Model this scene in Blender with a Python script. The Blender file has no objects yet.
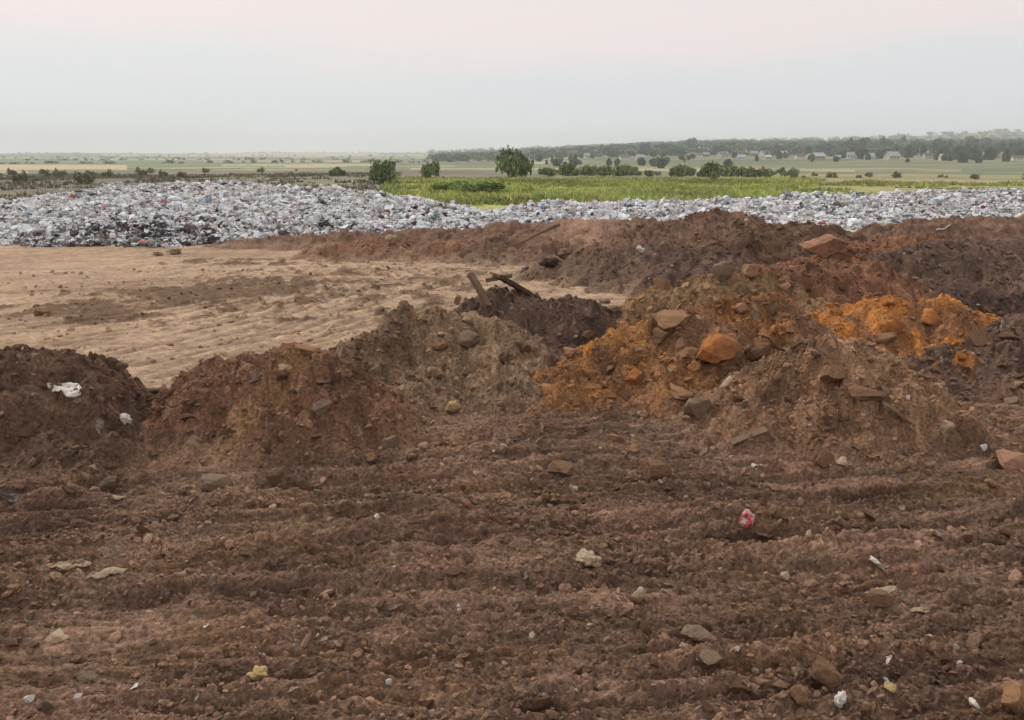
import bpy, math, random
import numpy as np
from mathutils import Vector, noise as mn, Matrix, Euler
rng = np.random.default_rng(7); random.seed(7)
sc = bpy.context.scene; COL = sc.collection
PI = math.pi
H, F, V0 = 3.0, 800.0, 153.0
PITCH = math.atan((360 - V0) / F); CP, SP = math.cos(PITCH), math.sin(PITCH)

def lin(r, g, b):
    f = lambda c: (c/255/12.92) if c/255 <= .04045 else ((c/255+.055)/1.055)**2.4
    return np.array([f(r), f(g), f(b)])
def raydir(u, v):                       # world direction per unit of forward distance y
    x = (u-512)/F; y = (360-v)/F
    return x/(CP+y*SP), (y*CP-SP)/(CP+y*SP)      # dx/dy, dz/dy
def pt(u, v, y):
    a, b = raydir(u, v); return np.array([a*y, y, H+b*y])
def sstep(a, b, x):
    t = np.clip((x-a)/(b-a), 0, 1); return t*t*(3-2*t)

# ------------------------------------------------------------------ numpy noise
_perm = np.random.default_rng(3).permutation(256).astype(np.int32)
_ga = np.random.default_rng(4).random(256)*2*np.pi
_gx, _gy = np.cos(_ga), np.sin(_ga)
def perlin(x, y, seed=0):
    xi = np.floor(x).astype(np.int64); yi = np.floor(y).astype(np.int64)
    xf = x-xi; yf = y-yi
    u = xf*xf*xf*(xf*(xf*6-15)+10); v = yf*yf*yf*(yf*(yf*6-15)+10)
    a0 = _perm[(xi+seed*37) & 255]; a1 = _perm[(xi+1+seed*37) & 255]; y0 = yi+seed*91
    def g(a, yy, dx, dy):
        h = _perm[(a+yy) & 255]; return _gx[h]*dx+_gy[h]*dy
    n00 = g(a0, y0, xf, yf); n10 = g(a1, y0, xf-1, yf)
    n01 = g(a0, y0+1, xf, yf-1); n11 = g(a1, y0+1, xf-1, yf-1)
    return ((n00*(1-u)+n10*u)*(1-v)+(n01*(1-u)+n11*u)*v)*1.5
def fbm(x, y, f, o, seed=0, gain=.5):
    s = 0; a = 1; t = 0
    for k in range(o):
        s = s+a*perlin(x*f+k*17.3, y*f-k*9.1, seed+k); t += a; a *= gain; f *= 2.03
    return s/t
def clods(x, y, cell, seed, pres=1.0):
    X = x/cell; Y = y/cell; ix = np.floor(X).astype(np.int64); iy = np.floor(Y).astype(np.int64)
    best = np.zeros_like(X); bid = np.full_like(X, .5)
    for dx in (-1, 0, 1):
        for dy in (-1, 0, 1):
            cx = ix+dx; cy = iy+dy
            n = (cx*73856093 ^ cy*19349663 ^ (seed*83492791)) & 0xffffffff
            n = (n ^ (n >> 16))*0x45d9f3b & 0xffffffff; n = (n ^ (n >> 16))*0x45d9f3b & 0xffffffff; n = n ^ (n >> 16)
            rx = (n & 1023)/1023.; ry = ((n >> 10) & 1023)/1023.; rr = ((n >> 20) & 1023)/1023.
            rad = .16+.5*rr**2.2
            pid = ((n >> 5) & 1023)/1023.
            ax = (X-cx-rx); ay = (Y-cy-ry)
            el = .7+.6*pid; ax2 = ax*el; ay2 = ay/el
            q = rad*rad-ax2*ax2-ay2*ay2
            h = np.minimum(np.sqrt(np.maximum(q, 0)), rad*(.45+.4*rx))
            h = np.where(ry*0.999 < 1, h, h)*np.where(((n >> 13) & 1023)/1023. < pres, 1, 0)
            m = h > best
            best = np.where(m, h, best); bid = np.where(m, pid, bid)
    return best*cell, bid

# ------------------------------------------------------------------ polar grid, fine where the camera looks
az = np.concatenate([np.linspace(-180, -60, 30, endpoint=False), np.linspace(-60, -39, 70, endpoint=False),
                     np.linspace(-39, 39, 1180, endpoint=False), np.linspace(39, 60, 70, endpoint=False),
                     np.linspace(60, 180, 30, endpoint=False)])*PI/180
rad = np.concatenate([np.geomspace(.3, 3.0, 70, endpoint=False), np.geomspace(3.0, 13, 790, endpoint=False),
                      np.geomspace(13, 32, 380, endpoint=False), np.geomspace(32, 110, 170, endpoint=False),
                      np.geomspace(110, 4400, 130)])
NA, NR = len(az), len(rad)
RR, AA = np.meshgrid(rad, az, indexing='ij')
X = RR*np.sin(AA); Y = RR*np.cos(AA)
U = 512+826*np.tan(np.clip(AA, -.95, .95))

def link(o, parent=None):
    COL.objects.link(o)
    if parent: o.parent = parent
    return o
def tag(o, label=None, cat=None, group=None, kind=None):
    if label: o['label'] = label
    if cat: o['category'] = cat
    if group: o['group'] = group
    if kind: o['kind'] = kind
    return o
def npmesh(name, V, Fc, mat, col=None, smooth=True, parent=None, loc=None):
    me = bpy.data.meshes.new(name); n = len(V); m, k = Fc.shape
    me.vertices.add(n); me.vertices.foreach_set('co', np.ascontiguousarray(V, dtype=np.float32).ravel())
    me.loops.add(m*k); me.loops.foreach_set('vertex_index', np.ascontiguousarray(Fc, dtype=np.int32).ravel())
    me.polygons.add(m); me.polygons.foreach_set('loop_start', np.arange(0, m*k, k, dtype=np.int32))
    me.update(calc_edges=True)
    me.polygons.foreach_set('use_smooth', np.full(m, smooth))
    if col is not None:
        a = me.color_attributes.new('tint', 'FLOAT_COLOR', 'POINT')
        c = np.ones((n, 4), dtype=np.float32); c[:, :3] = col; a.data.foreach_set('color', c.ravel())
    if mat: me.materials.append(mat)
    o = bpy.data.objects.new(name, me)
    if loc is not None: o.location = loc
    return link(o, parent)
def gridmesh(name, fm, z, col, mat, smooth=True):
    i, j = np.nonzero(fm); j2 = (j+1) % NA
    q = np.stack([i*NA+j, (i+1)*NA+j, (i+1)*NA+j2, i*NA+j2], 1)[:, ::-1]
    ids, inv = np.unique(q, return_inverse=True)
    V = np.stack([X.ravel()[ids], Y.ravel()[ids], z.ravel()[ids]], 1)
    return npmesh(name, V, inv.reshape(q.shape), mat, col.reshape(-1, 3)[ids], smooth)

# ------------------------------------------------------------------ materials
def newmat(name):
    m = bpy.data.materials.new(name); m.use_nodes = True; nt = m.node_tree
    return m, nt, nt.nodes['Principled BSDF']
def nz(nt, scale, detail=6, rough=.6, coord='Object', vec=None):
    t = nt.nodes.new('ShaderNodeTexCoord'); n = nt.nodes.new('ShaderNodeTexNoise')
    n.inputs['Scale'].default_value = scale; n.inputs['Detail'].default_value = detail; n.inputs['Roughness'].default_value = rough
    nt.links.new(t.outputs[coord], n.inputs['Vector']); return n.outputs['Fac']
def mrange(nt, s, a, b, c, d):
    n = nt.nodes.new('ShaderNodeMapRange'); nt.links.new(s, n.inputs[0])
    for k, v in zip((1, 2, 3, 4), (a, b, c, d)): n.inputs[k].default_value = v
    return n.outputs[0]
def mulcol(nt, colsock, facsock):
    n = nt.nodes.new('ShaderNodeVectorMath'); n.operation = 'SCALE'
    nt.links.new(colsock, n.inputs[0]); nt.links.new(facsock, n.inputs['Scale']); return n.outputs[0]
def bump(nt, b, h, dist, strength=1.0, prev=None):
    n = nt.nodes.new('ShaderNodeBump'); n.inputs['Distance'].default_value = dist; n.inputs['Strength'].default_value = strength
    nt.links.new(h, n.inputs['Height'])
    if prev: nt.links.new(prev, n.inputs['Normal'])
    nt.links.new(n.outputs[0], b.inputs['Normal']); return n.outputs[0]
def attr_mat(name, s1=35, lo=.72, hi=1.28, bd=.02, rough=.95, s2=140):
    m, nt, b = newmat(name); a = nt.nodes.new('ShaderNodeAttribute'); a.attribute_name = 'tint'
    c = mulcol(nt, a.outputs['Color'], mrange(nt, nz(nt, s1, 8, .7), .38, .62, lo, hi))
    if s2: c = mulcol(nt, c, mrange(nt, nz(nt, s2, 4, .7), .38, .62, .78, 1.22))
    nt.links.new(c, b.inputs['Base Color']); b.inputs['Roughness'].default_value = rough
    b.inputs['Specular IOR Level'].default_value = .15
    if bd:
        p = bump(nt, b, nz(nt, s1, 8, .75), bd)
        if s2: bump(nt, b, nz(nt, s2, 3, .7), bd*.3, 1, p)
    return m
def plain_mat(name, rgb, s=8, lo=.7, hi=1.3, bd=.01, rough=.85, spec=.2, rgb2=None, objvar=.25):
    m, nt, b = newmat(name)
    mix = nt.nodes.new('ShaderNodeMix'); mix.data_type = 'RGBA'
    mix.inputs[6].default_value = (*rgb, 1); mix.inputs[7].default_value = (*(rgb2 if rgb2 is not None else rgb), 1)
    nt.links.new(mrange(nt, nz(nt, s*.6, 4, .6), .42, .6, 0, 1), mix.inputs[0])
    c = mulcol(nt, mix.outputs[2], mrange(nt, nz(nt, s, 8, .7), .3, .7, lo, hi))
    oi = nt.nodes.new('ShaderNodeObjectInfo')
    c = mulcol(nt, c, mrange(nt, oi.outputs['Random'], 0, 1, 1-objvar, 1+objvar))
    nt.links.new(c, b.inputs['Base Color']); b.inputs['Roughness'].default_value = rough
    b.inputs['Specular IOR Level'].default_value = spec
    if bd: bump(nt, b, nz(nt, s*2.5, 8, .7), bd)
    return m
M_soil = attr_mat('churned_soil', 30, .6, 1.45, .036)
M_yard = attr_mat('sandy_soil', 7, .76, 1.22, .03, s2=40)
M_far = attr_mat('vegetated_ground', .6, .8, 1.2, 0, s2=0)
M_hill = attr_mat('far_ground', .03, .85, 1.15, 0, s2=0)
M_clod = attr_mat('soil_clod', 45, .7, 1.3, .015, s2=0)
M_trash = attr_mat('plastic_waste', 6, .88, 1.08, .03, .6, s2=0)
M_leaf = attr_mat('leaves', 1.5, .8, 1.2, 0, .7, s2=0)
M_bark = plain_mat('bark', lin(70, 60, 50), 12)

# ------------------------------------------------------------------ base ground height
VH = lambda u: np.interp(u, [-300, 0, 150, 300, 440, 500, 600, 640, 700, 760, 860, 900, 960, 1024, 1300],
                         [154, 153.5, 153, 153, 152, 151, 147.5, 145.5, 144.5, 143.5, 141.5, 140, 138.5, 138, 139])
def far_height(r, u):
    lr = np.log(np.maximum(r, 1)); ks = np.log(np.array([1, 110, 250, 450, 800, 1200, 2000]))
    right = np.interp(lr, ks, [0, 0, -3, -4.5, 1, 11, 24]); left = np.interp(lr, ks, [0, 0, -2, -4, -5, -5, -5])
    w = sstep(400, 720, u); z = right*w+left*(1-w)
    top = 3+3000*(153-VH(u))/750+2*np.sin(u/37.)
    z = np.where(r > 2000, z+(top-z)*sstep(2000, 3000, r), z)
    return np.where(r > 3000, top-(r-3000)*.02, z)
GZ = far_height(RR, U)
GZ = GZ+np.where(RR > 60, fbm(X, Y, .02, 3, 11)*np.clip((RR-60)/300, 0, 1)*1.2, 0)
GC = np.zeros((NR, NA, 3))
nearm = RR < 34
x, y, r = X[nearm], Y[nearm], RR[nearm]
yard = sstep(9.2, 10.8, y)*(1-sstep(2.6, 3.6, x-.25*(y-15)))
wx = x+.05*perlin(x*7, y*7, 50); wy = y+.05*perlin(x*7, y*7, 51)
# churned foreground: track streaks running across, small clods, lug prints
ang = .06; xs = x*math.cos(ang)+y*math.sin(ang)+.25*perlin(x*.8, y*.8, 33); ys = -x*math.sin(ang)+y*math.cos(ang)+.12*fbm(x, y, .7, 3, 34)
st = perlin(xs*.2, ys*4.2, 21)*.6+perlin(xs*.6, ys*11, 22)*.36+perlin(xs*2.3, ys*26, 23)*.18
stm = .4+.6*sstep(-.3, .3, perlin(x*.5, y*.5, 24))
c1, i1 = clods(wx*.75, wy, .24, 1, .2); c2, i2 = clods(wx*.7, wy, .10, 2, .32); c3, i3 = clods(wx*.7, wy, .045, 3, .5)
base = .10*fbm(x, y, .45, 4, 5)+.045*fbm(x, y, 2.5, 5, 6, .6)
st = st+.35*(1-2*np.abs(perlin(xs*.7, ys*8, 25)))+.2*perlin(xs*5, ys*30, 26)
crs = np.abs(fbm(wx*.7, wy*1.3, 3.4, 5, 28, .66)); rgd = np.abs(fbm(wx*.6, wy*1.5, 7, 4, 29, .66)); lm = sstep(-.3, .35, fbm(x, y, .7, 3, 30))
dz = base-.10*np.exp(-((y-6.75)/.25)**2)+.115*st*stm+np.maximum(c1*.45, c2*.6)*(.3+.7*lm)+c3*.5*(.4+.6*lm)+.045*fbm(wx*.8, wy*1.2, 11, 4, 27, .68)+.12*np.minimum(crs, .25)-.09*np.minimum(rgd, .3)*lm
cmp_ = sstep(-.05, .3, fbm(xs*.35, ys*1.1, .9, 3, 190)); dz = dz*(1-.5*cmp_)+cmp_*.5*(base+.09*st)
bm = sstep(5.25, 5.35, y)*(1-sstep(5.95, 6.1, y+.05*x))     # imprint of a wheeled loader's lugs
lx = (x-.9)/.275; fx = np.abs(lx-np.floor(lx)-.5)
lug = sstep(.46, .36, fx)*sstep(5.33, 5.4, y)*sstep(5.85, 5.78, y)*sstep(.8, 1.0, x)*(1-sstep(2.3, 3.2, x))
dz += .06*lug-.05*bm*sstep(.7, 1., x)*(1-sstep(2.4, 3.2, x))
dz += .2*np.exp(-((y-6.35+.05*x)/.2)**2)*sstep(-.3, .5, perlin(x*.7, y*.2, 61))+.10*np.exp(-((y-5.15-.04*x)/.1)**2)*(1-sstep(.5, 1.2, x))
# yard: loader tracks turning round a damp patch
def circ(cx, cy, f):
    d = np.hypot((x-cx)*.8, y-cy)+.8*fbm(x, y, .22, 3, 40); a = np.arctan2(y-cy, x-cx)
    return perlin(d*f, a*1.3+9, 41)+.5*perlin(d*f*2.3, a*2.2+3, 42)
tr = circ(-5.2, 18.5, 1.9); al_ = x*.65+y*.76; ac_ = -x*.76+y*.65+.35*fbm(x, y, .15, 2, 47); tb = sstep(8.6, 9.8, ac_)*(1-sstep(12, 13.2, ac_)); tr2 = perlin(x*.25+y*.05, y*3.1-x*.35, 43)+tb*(perlin(al_*.12, ac_*3.2, 48)+.7*perlin(al_*.2, ac_*7.5, 49))*1.3
trm = sstep(9, 4, np.hypot(x+4.6, (y-18.0)*.9))*(.35+.65*sstep(-7.5, -4.5, x+.6*perlin(x, y, 46)))
tread = np.sin(np.arctan2(y-18.5, x+5.2)*70)*sstep(.2, .5, tr)
blob = lambda u_, v_, ax, ay: np.exp(-((x-pt(u_, v_, 3/-raydir(u_, v_)[1])[0])/ax)**2-((y-3/-raydir(u_, v_)[1])/ay)**2)
bl_ = .45*blob(330, 300, 4.5, 3.5)+.4*blob(420, 275, 4, 3)+blob(95, 315, 1.6, .8)+blob(235, 288, 1.5, 1.4)+.8*blob(150, 296, 2.2, .9)+.7*blob(60, 308, 1.5, .5)+.7*blob(235, 262, 2.5, 1.2)
TRK = [[(160,378),(250,352),(350,322),(450,303),(560,290)], [(140,366),(240,340),(330,315),(400,296),(430,280),(380,266),(280,262)],
 [(120,352),(220,330),(300,308),(340,292),(325,278),(260,270),(180,272)], [(60,345),(170,325),(260,305),(310,292),(300,281),(250,276)],
 [(0,330),(120,318),(220,302),(280,290),(275,283),(235,281)], [(500,268),(420,275),(350,290),(270,312),(150,335)], [(560,275),(470,282),(380,300),(280,330)],
 [(200,262),(330,258),(480,262)], [(170,385),(270,356),(370,330),(470,312)], [(150,360),(260,332),(350,306),(392,290),(370,276),(300,268)], [(-80,300),(60,290),(180,280),(300,272),(420,270)]]
ym_ = (y > 9.5) & (yard > 0); xt, yt = x[ym_]+.10*perlin(x[ym_]*.9, y[ym_]*.9, 180), y[ym_]+.10*perlin(x[ym_]*.9, y[ym_]*.9, 181); tgr = np.zeros_like(xt)
for ti, pts_ in enumerate(TRK):
    G = np.array([pt(a_, b_, 3/-raydir(a_, b_)[1])[:2] for a_, b_ in pts_]); n_p = len(G); P_ = np.vstack([2*G[0]-G[1], G, 2*G[-1]-G[-2]]); cv2 = []
    for k in range(n_p-1):
        for t0 in np.linspace(0, 1, 7, endpoint=False):
            a_, b_, c_, d_ = P_[k:k+4]; cv2.append(.5*(2*b_+(c_-a_)*t0+(2*a_-5*b_+4*c_-d_)*t0*t0+(3*b_-a_-3*c_+d_)*t0**3))
    cv2.append(G[-1]); cv2 = np.array(cv2); dm = np.full_like(xt, 9.)
    for a_, b_ in zip(cv2[:-1], cv2[1:]):
        e_ = b_-a_; q_ = np.clip(((xt-a_[0])*e_[0]+(yt-a_[1])*e_[1])/(e_@e_+1e-9), 0, 1); dm = np.minimum(dm, np.hypot(xt-a_[0]-q_*e_[0], yt-a_[1]-q_*e_[1]))
    fade = sstep(-.5, .1, perlin(xt*.5+ti, yt*.5, 182+ti))
    tgr += fade*(-np.exp(-(dm/.11)**2)-.8*np.exp(-((dm-.34)/.09)**2)+.6*np.exp(-((dm-.19)/.06)**2)+.5*np.exp(-((dm-.5)/.08)**2))
trk = np.zeros_like(x); trk[ym_] = np.clip(tgr, -1.3, 1.)
rag_ = fbm(x, y*.8, 1.5, 6, 174, .7)
dzy = .03*fbm(x, y, .3, 3, 44)+.03*tr*trm+.012*tr2+.028*fbm(wx, wy, 3.5, 5, 45, .66)*(.3+.7*sstep(-.3, .3, fbm(x, y, .3, 2, 179)+.25*bl_))+.05*rag_*np.minimum(bl_, 1)+.012*tread*trm+.5*clods(wx, wy, .09, 8, .3)[0]*sstep(0, .4, fbm(x, y, .5, 3, 88))+.3*clods(wx, wy, .3, 9, .08)[0]
GZ[nearm] += np.where(r < 30, 1, (34-r)/4)*(dz*(1-yard)+dzy*yard)
# soil colour (damp and dry soil, stones; trench and wheel-track shade painted in)
mixc = lambda a, b, t: a[None]*(1-t[:, None])+b[None]*t[:, None]
DARK = lin(112, 87, 72); MIDB = lin(168, 135, 112); REDB = lin(146, 106, 88)
t = np.clip(.5+.9*fbm(x, y, .6, 4, 70)+.4*fbm(xs, ys*4, 1.5, 3, 71), 0, 1)
cg = mixc(DARK, MIDB, t); t2 = sstep(0, .6, fbm(x, y, .9, 3, 72)); cg = cg*(1-.5*t2[:, None])+.5*t2[:, None]*REDB[None]; t3 = (sstep(.0, .5, fbm(x*.7, y*1.4, 1.1, 4, 77))*.4)[:, None]; cg = cg*(1-t3)+t3*lin(154, 118, 84)[None]; t4 = (.8*fbm(xs*.12, ys*1.6, 3.5, 4, 78, .65)+.5*st*.5)[:, None]; tr_ = (np.exp(-((y-6.75)/.35)**2)*.45*sstep(-.4, .3, fbm(x, y, .5, 2, 89)))[:, None]; cg = cg*(1-tr_)+tr_*lin(80, 58, 46)[None]; cg = cg*(1+1.1*t4)  # shade of the trench at the heap feet is painted into the soil tint
idm = np.where(c1*.5 > c2*.7, i1, i2); cg = cg*(1+.55*(idm-.5)*(np.maximum(c1, c2) > 0)+.5*(i3-.5)*(c3 > 0))[:, None]
fl = (i3 > .975) & (c3 > 0); cg[fl] = lin(170, 150, 130)
YA = lin(186, 158, 130); YB = lin(162, 135, 110); YD = lin(116, 92, 72)
ty = np.clip(.5+.8*fbm(x, y, .25, 4, 73), 0, 1); cy_ = mixc(YA, YB, ty)
dmp = sstep(.16, .5, bl_*.48+1.3*rag_*np.minimum(bl_*1.3+.25, 1)) if 1 else sstep(.15, .62, bl_*.45+.3*tr*trm+.8*fbm(x*.35, y*1.5, .7, 5, 74, .65)*np.minimum(bl_+.2, 1)+.18*tr2*bl_+.25*bl_+.1*tb*tr2)*.95
dd_ = np.hypot((x+5.2)*.8, y-18.5)+.35*fbm(x, y, .4, 3, 175); gt = sstep(-.3, .2, fbm(x, y, .45, 3, 176))*trm*sstep(1.2, 2, dd_)
gro = lambda q_, w_: .3-np.exp(-((q_-np.floor(q_)-.5)/w_)**2)-.5*np.exp(-((q_*1.618-np.floor(q_*1.618)-.5)/w_)**2)
rut = gro(dd_/.9, .13)*1.3*gt+gro(ac_/.8+.3*fbm(x, y, .4, 2, 177), .12)*1.3*tb*sstep(-.3, .25, fbm(al_*.3, ac_*1.2, 1, 3, 178))
dmp = np.maximum(dmp, .5*sstep(.3, .9, rut+rag_))
GZ[nearm] += yard*(.010*rut+.022*trk+dmp*(.02+.10*np.maximum(fbm(wx, wy, 2.6, 5, 58, .68), -.1)))
wide = sstep(.1, .6, perlin(x*.18, y*1.1, 75)+.5*perlin(x*.5, y*3, 76))*.35
cy_ = cy_*(1-np.maximum(dmp, wide))[:, None]+YD[None]*np.maximum(dmp, wide)[:, None]
cy_ = cy_*(1+.35*fbm(al_*.5, ac_*1.8, 1.0, 5, 79, .68)+.4*fbm(x*.7, y, 3, 5, 87, .72)+.12*np.clip(rut, -1, .6)+.24*trk+.10*(bl_ > .3)*rag_)[:, None]  # relief shading of ruts and tracks painted in: dark grooves, light shoulders
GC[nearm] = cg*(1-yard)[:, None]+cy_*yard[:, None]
# beyond: waste floor, fields, hills
fm_ = ~nearm; x, y, r, u = X[fm_], Y[fm_], RR[fm_], U[fm_]
n1 = fbm(x, y, .03, 4, 80); n2 = fbm(x, y, .25, 3, 81)
olive = mixc(lin(112, 108, 90), lin(138, 132, 110), np.clip(.5+n1+.4*n2, 0, 1))
green = mixc(lin(140, 144, 86), lin(182, 180, 108), np.clip(.5+n1*.8+.8*n2, 0, 1))
rightf = mixc(lin(128, 130, 84), lin(160, 148, 112), np.clip(.5+1.3*fbm(x*.3, y, .03, 3, 82), 0, 1))
wr = sstep(560, 800, u+120*n1)
c = olive*(1-wr)[:, None]+rightf*wr[:, None]
wg = sstep(385, 430, u+50*n2)*(1-sstep(88, 104, r+14*n2+.14*np.maximum(u-740, 0)))*(1-.75*sstep(.0, .3, fbm(x, y, .09, 4, 84))*sstep(680, 800, u))
c = c*(1-wg)[:, None]+green*wg[:, None]
# strips of fields further out
strip = np.floor(np.log(r/200.)*7+u*.0015+3); hsh = np.modf(np.abs(np.sin(strip*12.9898+np.floor(u/170+strip*.37)*78.233))*43758.5453)[0]
fld = np.where((hsh < .22)[:, None], lin(176, 166, 134)[None], np.where((hsh < .6)[:, None], lin(126, 130, 98)[None], lin(112, 120, 92)[None]))
wf = sstep(230, 300, r)[:, None]; c = c*(1-wf)+fld*wf
vil = (sstep(520, 620, u)*sstep(300, 500, r))[:, None]; c = c*(1-vil)+mixc(lin(92, 102, 76), lin(138, 134, 102), np.clip(.5+1.6*fbm(x*.4, y, .012, 4, 191, .6), 0, 1))*vil
lf = ((r > 330) & (r < 620) & (u < 125))[:, None]; c = np.where(lf, lin(188, 170, 136)[None], c)
pl = ((r > 75) & (r < 260) & (u < 150))[:, None]; c = np.where(pl, c*.55+.45*lin(116, 104, 96)[None], c)
GC[fm_] = c
# ------------------------------------------------------------------ earth heaps
S = {  # soil pigments: dark, light
 'dark': (lin(88, 66, 54), lin(120, 91, 73)), 'red': (lin(110, 78, 62), lin(150, 110, 86)),
 'grey': (lin(114, 90, 72), lin(156, 126, 100)), 'orange': (lin(134, 93, 62), lin(180, 126, 78)),
 'vivid': (lin(164, 104, 56), lin(212, 140, 74)), 'brown': (lin(114, 84, 66), lin(160, 122, 96)),
 'cone': (lin(118, 88, 68), lin(164, 126, 98)), 'far': (lin(98, 73, 60), lin(134, 103, 85)), 'darkgrey': (lin(88, 68, 59), lin(120, 95, 81)),
 'rust': (lin(112, 77, 59), lin(140, 99, 76)), 'olive': (lin(116, 88, 64), lin(160, 126, 92))}
HEAPS = [
 # spine (pixel, pixel, metres ahead), slope, top radius, soil, detail, seed, label
 ([(-200,352,8.7),(-60,349,8.6),(10,346,8.5),(62,352,8.4),(105,374,8.2)], .72, .3, 'dark', 1, 'heap of loose dark soil at the left beside the sandy yard, white rag on it'),
 ([(185,376,8.4),(225,352,8.6),(272,340,8.7),(325,349,8.7),(380,392,8.3),(430,428,8.0)], .70, .28, 'red', 1, 'reddish brown soil heap with a sandy streak and a pale brick near its top'),
 ([(352,338,10),(400,314,10.3),(450,305,10.6),(480,318,10.4),(520,372,9.4)], .62, .35, 'grey', 1, 'grey brown rounded soil heap with clods, in front of the jutting wooden boards'),
 ([(480,294,12),(520,287,12.3),(570,298,12.2),(622,300,12.4)], .68, .25, 'darkgrey', 1, 'dark earth heap with weathered boards sticking out of its crest'),
 ([(548,392,9.0),(585,352,9.6),(640,320,10.1),(705,300,10.4),(770,296,10.7)], .62, .3, 'orange', 1, 'orange clay heap full of slabs and stones right of the centre'),
 ([(660,290,12.4),(700,276,12.6),(745,272,12.8),(790,284,12.8)], .6, .3, 'olive', 1, 'rounded olive brown heap behind the orange clay slope'),
 ([(768,372,8.4),(803,340,8.6),(832,327,8.7),(862,338,8.6),(922,380,8.3),(1000,428,7.8)], .72, .3, 'cone', 1, 'conical brown rubble heap nearest the camera on the right'),
 ([(840,302,11.6),(900,294,11.8),(950,300,11.7),(995,312,11.5)], .45, .35, 'vivid', 1, 'low bright orange clay heap behind the brown rubble cone'),
 ([(890,362,10.3),(940,346,10.4),(1010,320,10.6),(1090,300,10.8),(1180,310,10.6)], .62, .3, 'darkgrey', 1, 'dark stony earth heap at the right edge below the orange clay patch'),
 ([(770,262,14),(820,254,14.6),(870,262,14.8)], .5, .4, 'rust', .8, 'rust coloured earth mound with a pinkish boulder lying on top'),
 ([(850,244,17),(890,236,17.5),(930,232,17)], .45, .5, 'rust', .8, 'low reddish earth mound next to the strip of white rubbish'),
 ([(905,250,15.5),(955,238,16),(1010,236,16.2),(1110,235,16)], .5, .4, 'darkgrey', .9, 'broad dark grey earth mound at the right behind the orange patch'),
 ([(740,228,19),(790,219,19.6),(835,226,19.8),(850,232,19.6)], .5, .4, 'dark', .8, 'very dark earth mound in front of the white rubbish strip'),
 ([(640,224,22),(690,214,22),(726,207,22),(760,220,21.6)], .5, .4, 'far', .8, 'brown mound with the highest pointed crest in the back row'),
 ([(215,241,26.5),(300,232,26.6),(390,229,26.5),(470,226,26.4)], .4, .5, 'far', .8, 'long low brown mound between the sandy yard and the rubbish at the left'),
 ([(500,222,24.6),(560,218,25),(640,217,24.6)], .35, .5, 'far', .8, 'low brown mound with a paler dusty face behind the middle of the yard'),
 ([(545,262,19.8),(600,248,19.6),(660,240,19),(720,248,18)], .45, .4, 'darkgrey', .9, 'dark clod strewn mound at the back right corner of the sandy yard'),
 ([(320,246,23.6),(360,237,24),(440,240,23.8),(520,244,23.4)], .4, .4, 'red', .8, 'reddish brown low mound on the far side of the yard'),
 ([(880,224,24),(935,216,24),(1010,216,24),(1100,215,24)], .4, .5, 'far', .8, 'flat topped brown mound with a white pipe on it at the far right'),
]
COMP = GZ.copy(); HID = np.full((NR, NA), -1, np.int16); HEAPOBJ = []
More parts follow.
